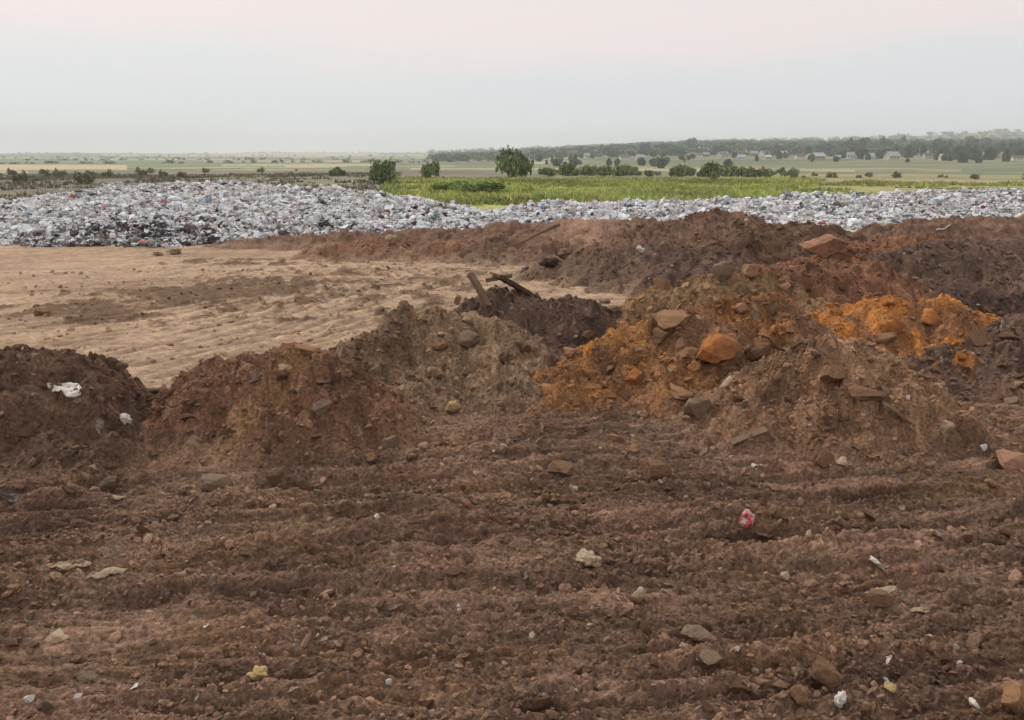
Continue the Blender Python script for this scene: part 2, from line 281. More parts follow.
for hi_, (spine, slope, r0, soil, det, label) in enumerate(HEAPS):
    P = np.array([pt(*s) for s in spine]); P[:, 2] -= .03
    reach = P[:, 2].max()/slope+r0+1.6
    ii = np.nonzero((rad > np.hypot(P[:, 0], P[:, 1]).min()-reach) & (rad < np.hypot(P[:, 0], P[:, 1]).max()+reach))[0]
    i0, i1_ = ii[0], ii[-1]+1
    near = np.zeros((NR, NA), bool); sub = np.s_[i0:i1_, :]
    x, y = X[sub], Y[sub]
    near[sub] = (x > P[:, 0].min()-reach) & (x < P[:, 0].max()+reach) & (y > P[:, 1].min()-reach) & (y < P[:, 1].max()+reach)
    x, y = X[near], Y[near]; sd = 100+hi_*7
    px_ = x+.22*fbm(x, y, .9, 3, sd); py_ = y+.22*fbm(x, y, .9, 3, sd+1)
    h = np.full_like(x, -9.)
    for a, b in zip(P[:-1], P[1:]):
        d = b-a; L2 = d[0]**2+d[1]**2
        tt = np.clip(((px_-a[0])*d[0]+(py_-a[1])*d[1])/L2, 0, 1)
        dist = np.hypot(px_-a[0]-tt*d[0], py_-a[1]-tt*d[1])
        rq = r0*.55; h = np.maximum(h, a[2]+tt*d[2]-slope*1.04*(np.sqrt(dist*dist+rq*rq)-rq))
    c0, j0 = clods(x+.18*perlin(x*2, y*2, sd+20), y+.18*perlin(x*2, y*2, sd+21), .75, sd+22, .55)
    foot = np.exp(-np.clip(h-.02, 0, 9)/.25)
    wx = x+.05*perlin(x*7, y*7, sd+2); wy = y+.05*perlin(x*7, y*7, sd+3)
    far_ = det < 1 and P[:, 1].min() > 17
    c1, j1 = clods(wx, wy, .34, sd, .4); c2, j2 = clods(wx, wy, .13, sd+1, .55)
    c3, j3 = (np.zeros_like(x), np.full_like(x, .5)) if far_ else clods(wx, wy, .055, sd+2, .7)
    sm = sstep(-.15, .3, fbm(x, y, .8, 2, sd+9))           # smooth slides between cloddy areas
    cl = .35+.75*sm
    rdg = 1-np.abs(fbm(wx, wy, 1.9, 4, sd+14, .6))*2.2
    rdg2 = np.abs(fbm(wx, wy, 5, 4, sd+16, .68))
    rb = 1-np.abs(fbm(wx, wy, .9, 3, sd+24))*3
    dzh = .20*fbm(x, y, .8, 4, sd+4)+.10*(rb-.5)+.24*c0-.02+.11*fbm(x, y, 3, 5, sd+5, .68)+.09*(rdg-.5)-.10*np.minimum(rdg2, .3)*(.3+.7*sm)+cl*(np.maximum(c1*.8, c2*1.05)+c3*.9)
    z = h-.06+dzh*(.55+.45*sstep(0, .4, h))
    if hi_ == 15 or hi_ == 17: pass
    ca, cb = S[soil]; ca = ca*np.array([1.22, 1.27, 1.26]); cb = cb*np.array([1.22, 1.27, 1.26])
    t = np.clip(.5+.9*fbm(x, y, .9, 4, sd+6)+.35*fbm(x, y, 6, 2, sd+7), 0, 1); c = mixc(ca, cb, t)
    idm = np.where(c1*.55 > c2*.8, j1, j2)
    c = c*(1+.7*(idm-.5)*(np.maximum(c1, c2) > 0)+.5*(j3-.5)*(c3 > 0)+.7*fbm(x, y, 2.6, 5, sd+17, .7))[:, None]
    c[(j3 > .98) & (c3 > 0)] = lin(165, 148, 128)
    if soil == 'orange':
        w = np.clip(sstep(.0, .35, fbm(x, y, .7, 4, sd+8)+.12*(x-1.9)+.35*(y-9.6)), 0, 1)[:, None]
        w = np.clip(w+sstep(.55, .2, z)[:, None]*.5*(x > 1.2)[:, None], 0, 1); c = c*(1-w*.85)+mixc(*S['brown'], t)*w*.85
        vv = (idm > .93) & (c1 > 0); c[vv] = lin(212, 140, 66)
    if hi_ == 1:
        w = np.exp(-((x+2.35+.45*(y-8.6)*-1+.1*perlin(x*3, y*3, 5))/.2)**2)[:, None]*.7; c = c*(1-w)+lin(168, 130, 92)[None]*w
        w = sstep(-1.6, -1.0, x)[:, None]*.5; c = c*(1-w)+mixc(*S['olive'], t)*w
    if hi_ == 15:
        w = (np.exp(-((x-2.2)/1.0)**2)*sstep(.2, .6, z))[:, None]*.8; c = c*(1-w)+lin(186, 150, 124)[None]*w
    fw = (sstep(.38, .0, h+.25*fbm(x, y, 2, 3, sd+15))*.8)[:, None]; c = c*(1-fw)+GC[near]*fw
    if soil == 'vivid':
        w = sstep(-.25, .3, fbm(x, y, 1.4, 4, sd+8))[:, None]*.85; c = c*(1-w)+mixc(*S['brown'], t)*w
    ZF = np.full((NR, NA), -50.); CF = np.zeros((NR, NA, 3)); ZF[near] = z; CF[near] = np.clip(c, .002, .9)
    up = ZF > GZ-.05
    fm = np.zeros((NR, NA), bool)
    fm[:-1] = up[:-1] & up[1:] & np.roll(up, -1, 1)[:-1] & np.roll(up, -1, 1)[1:]
    o = gridmesh('soil_heap', fm, ZF, CF, M_soil); tag(o, label, 'soil heap', 'earth heaps dumped around the yard'); HEAPOBJ.append(o)
    m = ZF > COMP; HID[m] = hi_; COMP[m] = ZF[m]; GCm = CF
    if hi_ == 0: CC = GC.copy()
    CC[m] = CF[m]

# ------------------------------------------------------------------ rubbish: pile height field
TU = [-300, 0, 60, 110, 230, 330, 390, 430, 480, 520, 560, 620, 700, 800, 900, 1024, 1300]
ttop = np.interp(U, TU, [200, 196, 189, 181, 180, 184, 190, 196, 205, 203, 197, 197, 197, 192, 190, 185, 180])
tfr = np.interp(U, TU, [26, 26, 25.6, 26, 27, 28, 28, 28, 29, 29, 29, 28, 26, 25, 26, 26, 26])
tpk = np.interp(U, TU, [44, 44, 44, 46, 46, 44, 42, 40, 38, 38, 39, 40, 40, 42, 44, 46, 46])
ztop = H-(ttop-153)/750.*tpk/np.cos(np.clip(AA, -.9, .9))*.0+0-(ttop-153)/770.*tpk
tm = (RR > 24) & (RR < 70) & (np.abs(AA) < 1.0)
x, y, r = X[tm], Y[tm], RR[tm]
rr_ = y
f0 = tfr[tm]+1.6*fbm(x, y, .22, 4, 93); pk = tpk[tm]; zt = np.maximum(ztop[tm], .25)
q = np.clip((rr_-f0)/(pk-f0), 0, 1)
th = zt*(.25*sstep(0, .12, q)+.75*q)*sstep(-.02, .05, (rr_-f0)/10)
th = np.where(rr_ > pk, zt-(rr_-pk)*.12, th)-np.where(rr_ < f0, (f0-rr_)*.6, 0)
th = th+(.28*fbm(x, y, .35, 3, 90)+.16*fbm(x, y, 1.4, 3, 91))*sstep(0, .1, q)-.1
TZ = np.full((NR, NA), -50.); TZ[tm] = th
up = TZ > GZ-.3
TCc = mixc(lin(120, 112, 104), lin(175, 168, 162), np.clip(.5+fbm(x, y, .9, 4, 92), 0, 1))
TCF = np.zeros((NR, NA, 3)); TCF[tm] = TCc
fm = np.zeros((NR, NA), bool)
fm[:-1] = up[:-1] & up[1:] & np.roll(up, -1, 1)[:-1] & np.roll(up, -1, 1)[1:]

# ------------------------------------------------------------------ ground sheet split by kind of surface
far_m = np.ones((NR, NA), bool); far_m[-1] = False
yc = sstep(9.2, 10.8, Y)*(1-sstep(2.6, 3.6, X-.25*(Y-15))) > .5
z_y = far_m & yc & (RR < 34); z_g = far_m & ~yc & (RR < 34)
z_f = far_m & (RR >= 34) & (RR < 110); z_p = far_m & (RR >= 110) & (RR < 1300); z_h = far_m & (RR >= 1300)
def zone(n, m, mat): return tag(gridmesh(n, m, GZ, np.clip(GC, .002, .9), mat), kind='structure')
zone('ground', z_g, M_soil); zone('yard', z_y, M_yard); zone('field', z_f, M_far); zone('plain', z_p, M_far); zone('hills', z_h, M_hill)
n0 = 10; cv = np.stack([X[0], Y[0], GZ[0]], 1); V = np.vstack([cv, [[0, 0, GZ[0].mean()]]])
tag(npmesh('ground', V, np.array([[(k+1) % NA, k, NA] for k in range(NA)]), M_soil, np.vstack([GC[0], GC[0].mean(0)])), kind='structure')

# ------------------------------------------------------------------ looking through a pixel onto the ground
AZD = az
ALL = np.maximum(COMP, TZ)
def hit(u, v):
    a, b = raydir(u, v); ang = math.atan2(a, 1); j = int(np.clip(np.searchsorted(az, ang), 0, NA-1))
    el = b*math.cos(ang); zr = H+rad*el; k = np.nonzero((zr <= ALL[:, j]) & (rad > 2.5))[0]
    if len(k) == 0: return None
    i = k[0]; return i, j, np.array([X[i, j], Y[i, j], ALL[i, j]]), math.hypot(rad[i], H-ALL[i, j])
def zat(x, y, arr=None):
    r = math.hypot(x, y); a = math.atan2(x, y)
    i = min(np.searchsorted(rad, r), NR-1); j = min(np.searchsorted(az, a), NA-1)
    return (GZ if arr is None else arr)[i, j]

# ------------------------------------------------------------------ icospheres and instancing into one mesh (for what nobody could count)
def ico(sub):
    import bmesh
    bm = bmesh.new(); bmesh.ops.create_icosphere(bm, subdivisions=sub, radius=1)
    v = np.array([p.co[:] for p in bm.verts]); f = np.array([[q.index for q in p.verts] for p in bm.faces]); bm.free(); return v, f
ICO1, ICO2, ICO3, ICO4 = ico(1), ico(2), ico(3), ico(4)
def rotm(n, tilt=None):
    q = rng.normal(size=(n, 4)); q /= np.linalg.norm(q, axis=1)[:, None]
    w, a, b, c = q.T
    return np.stack([1-2*(b*b+c*c), 2*(a*b-c*w), 2*(a*c+b*w), 2*(a*b+c*w), 1-2*(a*a+c*c), 2*(b*c-a*w), 2*(a*c-b*w), 2*(b*c+a*w), 1-2*(a*a+b*b)], 1).reshape(n, 3, 3)
def scatter(tpls, pos, scl, col, rot=None):
    n = len(pos); pick = rng.integers(0, len(tpls), n); rot = rotm(n) if rot is None else rot
    Vs, Fs, Cs, off = [], [], [], 0
    for k, (tv, tf) in enumerate(tpls):
        s = pick == k; m = s.sum()
        if not m: continue
        v = tv[None]*(scl[s][:, None, :] if scl.ndim == 2 else scl[s][:, None, None])
        v = np.einsum('nij,nvj->nvi', rot[s], v)+pos[s][:, None, :]
        Vs.append(v.reshape(-1, 3)); Fs.append((tf[None]+(np.arange(m)*len(tv))[:, None, None]).reshape(-1, tf.shape[1])+off)
        Cs.append(np.repeat(col[s], len(tv), 0)); off += m*len(tv)
    return np.vstack(Vs), np.vstack(Fs), np.vstack(Cs)
def rockv(base, seed, npl=9, cut=.62, rough=.08):
    rough *= 1.9 if len(base[0]) > 200 else 1
    r_ = np.random.default_rng(seed); v = base[0].copy()
    for k in range(npl):
        d = r_.normal(size=3); d /= np.linalg.norm(d); lim = cut+.3*r_.random(); s = v@d
        v = v-np.outer(np.maximum(s-lim, 0), d)
    n = np.array([mn.fractal(Vector(p*1.7+seed*3.1), .8, 2.1, 5) for p in v])
    v = v*(1+rough*n)[:, None]; return v-v.mean(0), base[1]

# small soil crumbs
def samp(n, r1, r2, a1, a2, power=1):
    r_ = np.exp(rng.uniform(math.log(r1), math.log(r2), n)); a_ = rng.uniform(a1, a2, n)*PI/180
    i = np.clip(np.searchsorted(rad, r_), 0, NR-1); j = np.clip(np.searchsorted(az, a_), 0, NA-1)
    return i, j, r_, a_
n = 42000; i, j, r_, a_ = samp(n, 3.2, 24, -41, 41)
isy = yc[i, j] & (HID[i, j] < 0); keep = ~isy | (rng.random(n) < .18); i, j, r_ = i[keep], j[keep], r_[keep]; n = len(i)
dens = fbm(X[i, j], Y[i, j], .8, 3, 130); keep = rng.random(n) < sstep(-.35, .35, dens)*.8+.2; i, j, r_ = i[keep], j[keep], r_[keep]; n = len(i)
s_ = (.0055+.0014*r_)*np.exp(rng.normal(0, .45, n)); s_ = np.minimum(s_, .06)
pos = np.stack([X[i, j], Y[i, j], ALL[i, j]+.2*s_], 1); c = CC[i, j]*rng.uniform(.72, 1.15, n)[:, None]
pale = rng.random(n) < .02; c[pale] = lin(186, 166, 142)*rng.uniform(.6, 1.1, pale.sum())[:, None]
scl = s_[:, None]*rng.uniform(.6, 1.3, (n, 3))*[1.15, 1., .72]; th_ = rng.normal(0, .5, n); cs_, sn_ = np.cos(th_), np.sin(th_); ro_ = np.zeros((n, 3, 3)); ro_[:, 0, 0] = cs_; ro_[:, 0, 1] = -sn_; ro_[:, 1, 0] = sn_; ro_[:, 1, 1] = cs_; ro_[:, 2, 2] = 1; tl = rng.normal(0, .4, n); ro_[:, 2, 0] = tl; ro_[:, 2, 1] = rng.normal(0, .25, n)
V, Fc, C = scatter([rockv(ICO1, 40+k, 3, .6, .3) for k in range(5)], pos, scl, np.clip(c, .003, .8), ro_)
tag(npmesh('soil_crumbs', V, Fc, M_clod, C, False), 'loose crumbs of soil and small grit strewn over ground and heaps', 'soil crumbs', kind='stuff')

n = 26000; i, j, r_, a_ = samp(n, 6.8, 21, -38, 38); hd = HID[i, j]; keep = (hd >= 0) & (rng.random(n) < np.where(np.isin(hd, (4, 6, 8)), .9, .45)*sstep(-.3, .3, fbm(X[i, j], Y[i, j], 1.1, 3, 231)))
i, j, r_ = i[keep], j[keep], r_[keep]; n = len(i); s_ = np.clip((.016+.0014*r_)*np.exp(rng.normal(0, .4, n)), .012, .085)
pos = np.stack([X[i, j], Y[i, j], ALL[i, j]+.15*s_], 1); c = CC[i, j]*rng.uniform(.65, 1.25, n)[:, None]; gy = rng.random(n) < .35; c[gy] = c[gy]*.4+.6*lin(136, 112, 92)*rng.uniform(.6, 1.15, gy.sum())[:, None]
V, Fc, C = scatter([rockv(ICO2, 840+k, 8, .34, .1) for k in range(7)], pos, s_[:, None]*rng.uniform(.55, 1.35, (n, 3))*[1.2, 1, .75], np.clip(c, .003, .8))
tag(npmesh('rubble', V, Fc, M_clod, C, False), 'broken clods and rubble lying loose all over the soil heaps', 'rubble', kind='stuff'); print('RUBBLE', n)
# rubbish
TW = lambda n: None
n = 150000; a_ = rng.uniform(-40, 40, n*2)*PI/180; r_ = np.sqrt(rng.uniform(25**2, 56**2, n*2))
w = np.exp(-(r_-25)/16.); keep = rng.random(n*2) < w*1.1; a_, r_ = a_[keep], r_[keep]
i = np.searchsorted(rad, r_); j = np.searchsorted(az, a_); ok = (TZ[i, j] > GZ[i, j]+.0) & (TZ[i, j] > COMP[i, j]-.1); i, j, r_, a_ = i[ok], j[ok], r_[ok], a_[ok]; n = len(i)
xx = r_*np.sin(a_); yy = r_*np.cos(a_)
s_ = .048*np.exp(rng.normal(0, .5, n)); s_ = np.clip(s_, .02, .22)*(.8+yy/110)
pos = np.stack([xx, yy, TZ[i, j]+rng.uniform(.0, .6, n)*s_+rng.uniform(0, .05, n)+.05*np.sin(xx*3.1+yy)], 1)
pal = np.array([lin(*k) for k in [(230,229,226),(214,212,210),(198,196,194),(236,234,230),(182,174,170),(156,148,144),(220,204,200),(196,204,208),(88,84,88),(60,58,64),(120,104,96),(196,184,150),(120,150,180),(172,100,96),(110,140,110),(200,160,170)]])
pp = np.array([28,20,10,22,7,4,6,4,2.6,2.2,2,2,.6,.3,.35,.9]); pp = pp/pp.sum()
ci = rng.choice(len(pal), n, p=pp); c = pal[ci]*rng.uniform(.92, 1.2, n)[:, None]*np.array([.985, 1., 1.02])
dk = np.exp(-((xx+13.2)/2.6)**2-((yy-27.5)/3.0)**2)+.18*sstep(.15, .6, fbm(xx, yy, .3, 3, 95)); m = rng.random(n) < dk*.7
c[m] = pal[rng.choice([8, 9, 10, 5], m.sum())]*rng.uniform(.5, 1, m.sum())[:, None]
def sheet(seed):
    r2 = np.random.default_rng(seed); g = np.linspace(-1, 1, 5); gx, gy = np.meshgrid(g, g)
    v = np.stack([gx+r2.normal(0, .16, gx.shape), (gy+r2.normal(0, .16, gx.shape))*r2.uniform(.4, .9), r2.normal(0, .2, gx.shape)], -1).reshape(-1, 3)
    f = np.array([[a*5+b, a*5+b+1, a*5+b+6, a*5+b+5] for a in range(4) for b in range(4)]); return v, f
def tri(q): v, f = q; return v, np.vstack([f[:, [0, 1, 2]], f[:, [0, 2, 3]]])
tp = [tri(sheet(k)) for k in range(8)]+[(rockv(ICO2, 60+k, 4, .55, .5)[0]*[1, .8, .6], ICO2[1]) for k in range(4)]
th_ = rng.uniform(0, 6.28, n); ta = rng.normal(0, .4, n); tb_ = rng.normal(0, .4, n)
ca, sa, cb, sb, cc_, ss_ = np.cos(th_), np.sin(th_), np.cos(ta), np.sin(ta), np.cos(tb_), np.sin(tb_)
Z_ = np.zeros(n); O_ = np.ones(n)
Rz = np.stack([ca, -sa, Z_, sa, ca, Z_, Z_, Z_, O_], 1).reshape(n, 3, 3); Rx = np.stack([O_, Z_, Z_, Z_, cb, -sb, Z_, sb, cb], 1).reshape(n, 3, 3); Ry = np.stack([cc_, Z_, ss_, Z_, O_, Z_, -ss_, Z_, cc_], 1).reshape(n, 3, 3)
V, Fc, C = scatter(tp, pos, s_[:, None]*rng.uniform(.7, 1.3, (n, 3)), np.minimum(c, .86), Rx@Ry@Rz)
ii_, jj_ = np.nonzero(fm); jn = (jj_+1) % NA
qd = np.stack([ii_*NA+jj_, ii_*NA+jn, (ii_+1)*NA+jn, (ii_+1)*NA+jj_], 1); ids, inv = np.unique(qd, return_inverse=True); inv = inv.reshape(qd.shape)
BV = np.stack([X.ravel()[ids], Y.ravel()[ids], TZ.ravel()[ids]], 1); BF = np.vstack([inv[:, [0, 1, 2]], inv[:, [0, 2, 3]]])
tag(npmesh('rubbish', np.vstack([V, BV]), np.vstack([Fc, BF+len(V)]), M_trash, np.vstack([C, TCF.reshape(-1, 3)[ids]]), False),
    'long bank of white and grey household rubbish across the landfill behind the soil heaps', 'rubbish', kind='stuff')
print('TRASH', n)

# ------------------------------------------------------------------ individual stones, clods, litter
MS = {
 'grey': plain_mat('grey_stone', lin(134, 113, 93), 9, .75, 1.2, .02, .9, .2, lin(118, 96, 76), .1),
 'pale': plain_mat('pale_concrete', lin(192, 170, 144), 9, .75, 1.15, .02, .9, .2, lin(150, 124, 98), .08),
 'brown': plain_mat('brown_clod', lin(136, 104, 80), 9, .7, 1.25, .025, .95, .1, lin(118, 90, 70), .14),
 'orange': plain_mat('orange_clay', lin(196, 130, 76), 6, .7, 1.2, .03, .95, .1, lin(146, 98, 66), .1),
 'tan': plain_mat('tan_clay', lin(164, 126, 94), 7, .7, 1.2, .025, .95, .1, lin(142, 108, 80), .12),
 'pink': plain_mat('pink_brick', lin(170, 126, 102), 7, .75, 1.15, .02, .9, .15, lin(140, 106, 84), .1),
 'white': plain_mat('white_plastic', lin(214, 204, 192), 10, .85, 1.05, .004, .5, .4, lin(196, 188, 178), .04),
 'red': plain_mat('red_plastic', lin(190, 66, 80), 30, .8, 1.1, .004, .5, .4, lin(222, 200, 190), .04),
 'yellow': plain_mat('yellow_foam', lin(204, 176, 126), 12, .8, 1.1, .02, .9, .2, lin(160, 132, 92), .05),
 'wood': plain_mat('weathered_wood', lin(128, 104, 84), 5, .7, 1.2, .006, .9, .15, lin(110, 90, 72), .1),
 'dkwood': plain_mat('dark_wood', lin(96, 76, 62), 5, .7, 1.2, .006, .9, .15, lin(78, 60, 50), .1),
 'black': plain_mat('black_plastic', lin(80, 68, 64), 10, .8, 1.2, .01, .6, .3, None, .1)}
def obj_from(name, vf, mat, smooth=False):
    return npmesh(name, vf[0], vf[1], mat, None, smooth)
def slab(seed, n=3):
    v, f = rockv(ICO4, seed, 10, .36, .08); v = v*[1, .75, .28]; return v, f
def crumple(seed, flat=.45):
    v = ICO4[0].copy(); s = seed*5.3
    d = np.array([mn.turbulence(Vector(p*1.6+s), 4, True) for p in v])
    d2 = np.array([mn.noise(Vector(p*1.1+s+9)) for p in v])
    v = v*(.55+.5*d+.45*d2)[:, None]; v[:, 2] *= flat; return v-v.mean(0), ICO4[1]
def rag(seed):
    r2 = np.random.default_rng(seed); na, nb = 30, 12; vs = []
    for side in (1, -1):
        for a in range(na):
            for b in range(nb):
                p = a/(na-1)*2-1; q = b/(nb-1)*2-1; wd = .38*(1-.75*abs(p)**1.5)*(1+.3*mn.noise(Vector((p*3, seed, 0))))
                z = .16*mn.turbulence(Vector((p*2.5, q*1.5, seed)), 3, False)+.02*side
                vs.append((p+.06*mn.noise(Vector((q*2, p*4, seed))), q*wd+.22*mn.noise(Vector((p*1.5, 3, seed))), z))
    f = []
    o = na*nb
    for a in range(na-1):
        for b in range(nb-1):
            k = a*nb+b; f += [[k, k+nb, k+nb+1], [k, k+nb+1, k+1], [o+k, o+k+nb+1, o+k+nb], [o+k, o+k+1, o+k+nb+1]]
    rim = [a*nb for a in range(na)]+[(na-1)*nb+b for b in range(1, nb)]+[a*nb+nb-1 for a in range(na-2, -1, -1)]+[b for b in range(nb-2, 0, -1)]
    for a, b in zip(rim, rim[1:]+rim[:1]): f += [[a, o+a, o+b], [a, o+b, b]]
    v = np.array(vs); return v-v.mean(0), np.array(f)
def tube(pts, radii, seg=10, flat=1.0, rough=.12, seed=0):
    vs, f = [], []; pts = [Vector(p) for p in pts]; r2 = random.Random(seed)
    for k, p in enumerate(pts):
        d = (pts[min(k+1, len(pts)-1)]-pts[max(k-1, 0)]).normalized(); s = d.cross(Vector((0, 0, 1)) if abs(d.z) < .95 else Vector((1, 0, 0))).normalized(); t_ = s.cross(d)
        for m in range(seg):
            a = 2*PI*m/seg; q = radii[k]*(1+rough*r2.uniform(-1, 1)); vs.append((p+s*math.cos(a)*q+t_*math.sin(a)*q*flat)[:])
    for k in range(len(pts)-1):
        for m in range(seg):
            a = k*seg+m; b = k*seg+(m+1) % seg; f += [[a, b, b+seg], [a, b+seg, a+seg]]
    for k, flip in ((0, 1), (len(pts)-1, 0)):
        c_ = len(vs); vs.append(pts[k][:])
        for m in range(seg):
            a = k*seg+m; b = k*seg+(m+1) % seg; f.append([c_, b, a] if flip else [c_, a, b])
    return np.array(vs), np.array(f)
def board(L=1, W=.16, T=.04, seed=0):       # weathered plank with splintered ends, bowed and split
    r2 = random.Random(seed); nx, vs, f = 14, [], []
    for k in range(nx):
        x_ = (k/(nx-1)-.5)*2*L
        for m, (a, b) in enumerate([(-1, -1), (-.3, -1), (.35, -1), (1, -1), (1, 1), (.35, 1), (-.3, 1), (-1, 1)]):
            e = r2.uniform(-.06, .06)*L if k in (0, nx-1) else 0
            vs.append((x_+e, a*W*(1+r2.uniform(-.05, .05)), b*T*(1+r2.uniform(-.12, .12))-.05*(x_/L)**2*L*.6))
    for k in range(nx-1):
        for m in range(8):
            a = k*8+m; b = k*8+(m+1) % 8; f += [[a, a+8, b+8], [a, b+8, b]]
    for k, fl_ in ((0, 0), (nx-1, 1)):
        for m in range(1, 7): f.append([k*8, k*8+m, k*8+m+1][::(-1 if fl_ else 1)])
    return np.array(vs), np.array(f)
HPOS = []
def hero(kind, u, v, wpx, mat, label, cat, rot=(0, 0, 0), asp=.7, sink=.36, deep=.8, seed=None):
    h = hit(u, v)
    if h is None: print('MISS', label); return
    i, j, p, dist = h; w = wpx*dist/F/2; seed = seed or int(u*7+v)
    nm = {'rock': 'stone', 'slab': 'slab', 'crumple': cat.replace(' ', '_'), 'rag': cat.replace(' ', '_'), 'board': 'board', 'stick': 'stick'}[kind]
    if kind == 'rock': vf = rockv(ICO4, seed, 9, .42, .08); nm = cat.replace(' ', '_')
    elif kind == 'slab': vf = slab(seed); nm = cat.replace(' ', '_')
    elif kind == 'crumple': vf = crumple(seed, .9)
    elif kind == 'rag': vf = rag(seed)
    elif kind == 'board': vf = board(1, .13*asp/.7, .04, seed)
    else: vf = tube([(-1+2*k/9, .12*math.sin(k*.9+seed), .06*math.sin(k*1.7)) for k in range(10)], [asp*.05*(1-.05*k) for k in range(10)], seed=seed)
    V_ = vf[0]/(np.abs(vf[0][:, 0]).max() if kind not in ('board', 'stick') else 1)*w
    if kind in ('rock', 'crumple'): V_ = V_*[1, deep, asp]
    hh = np.ptp(V_[:, 2]) if kind not in ('board', 'stick', 'slab') else .04*w
    o = obj_from(nm, (V_, vf[1]), MS[mat], kind in ('rag', 'crumple', 'stick'))
    o.location = (p[0], p[1], p[2]+hh*(.5-sink)); o.rotation_euler = rot
    tag(o, label, cat); HPOS.append((u, v, wpx)); return o
R_ = math.radians
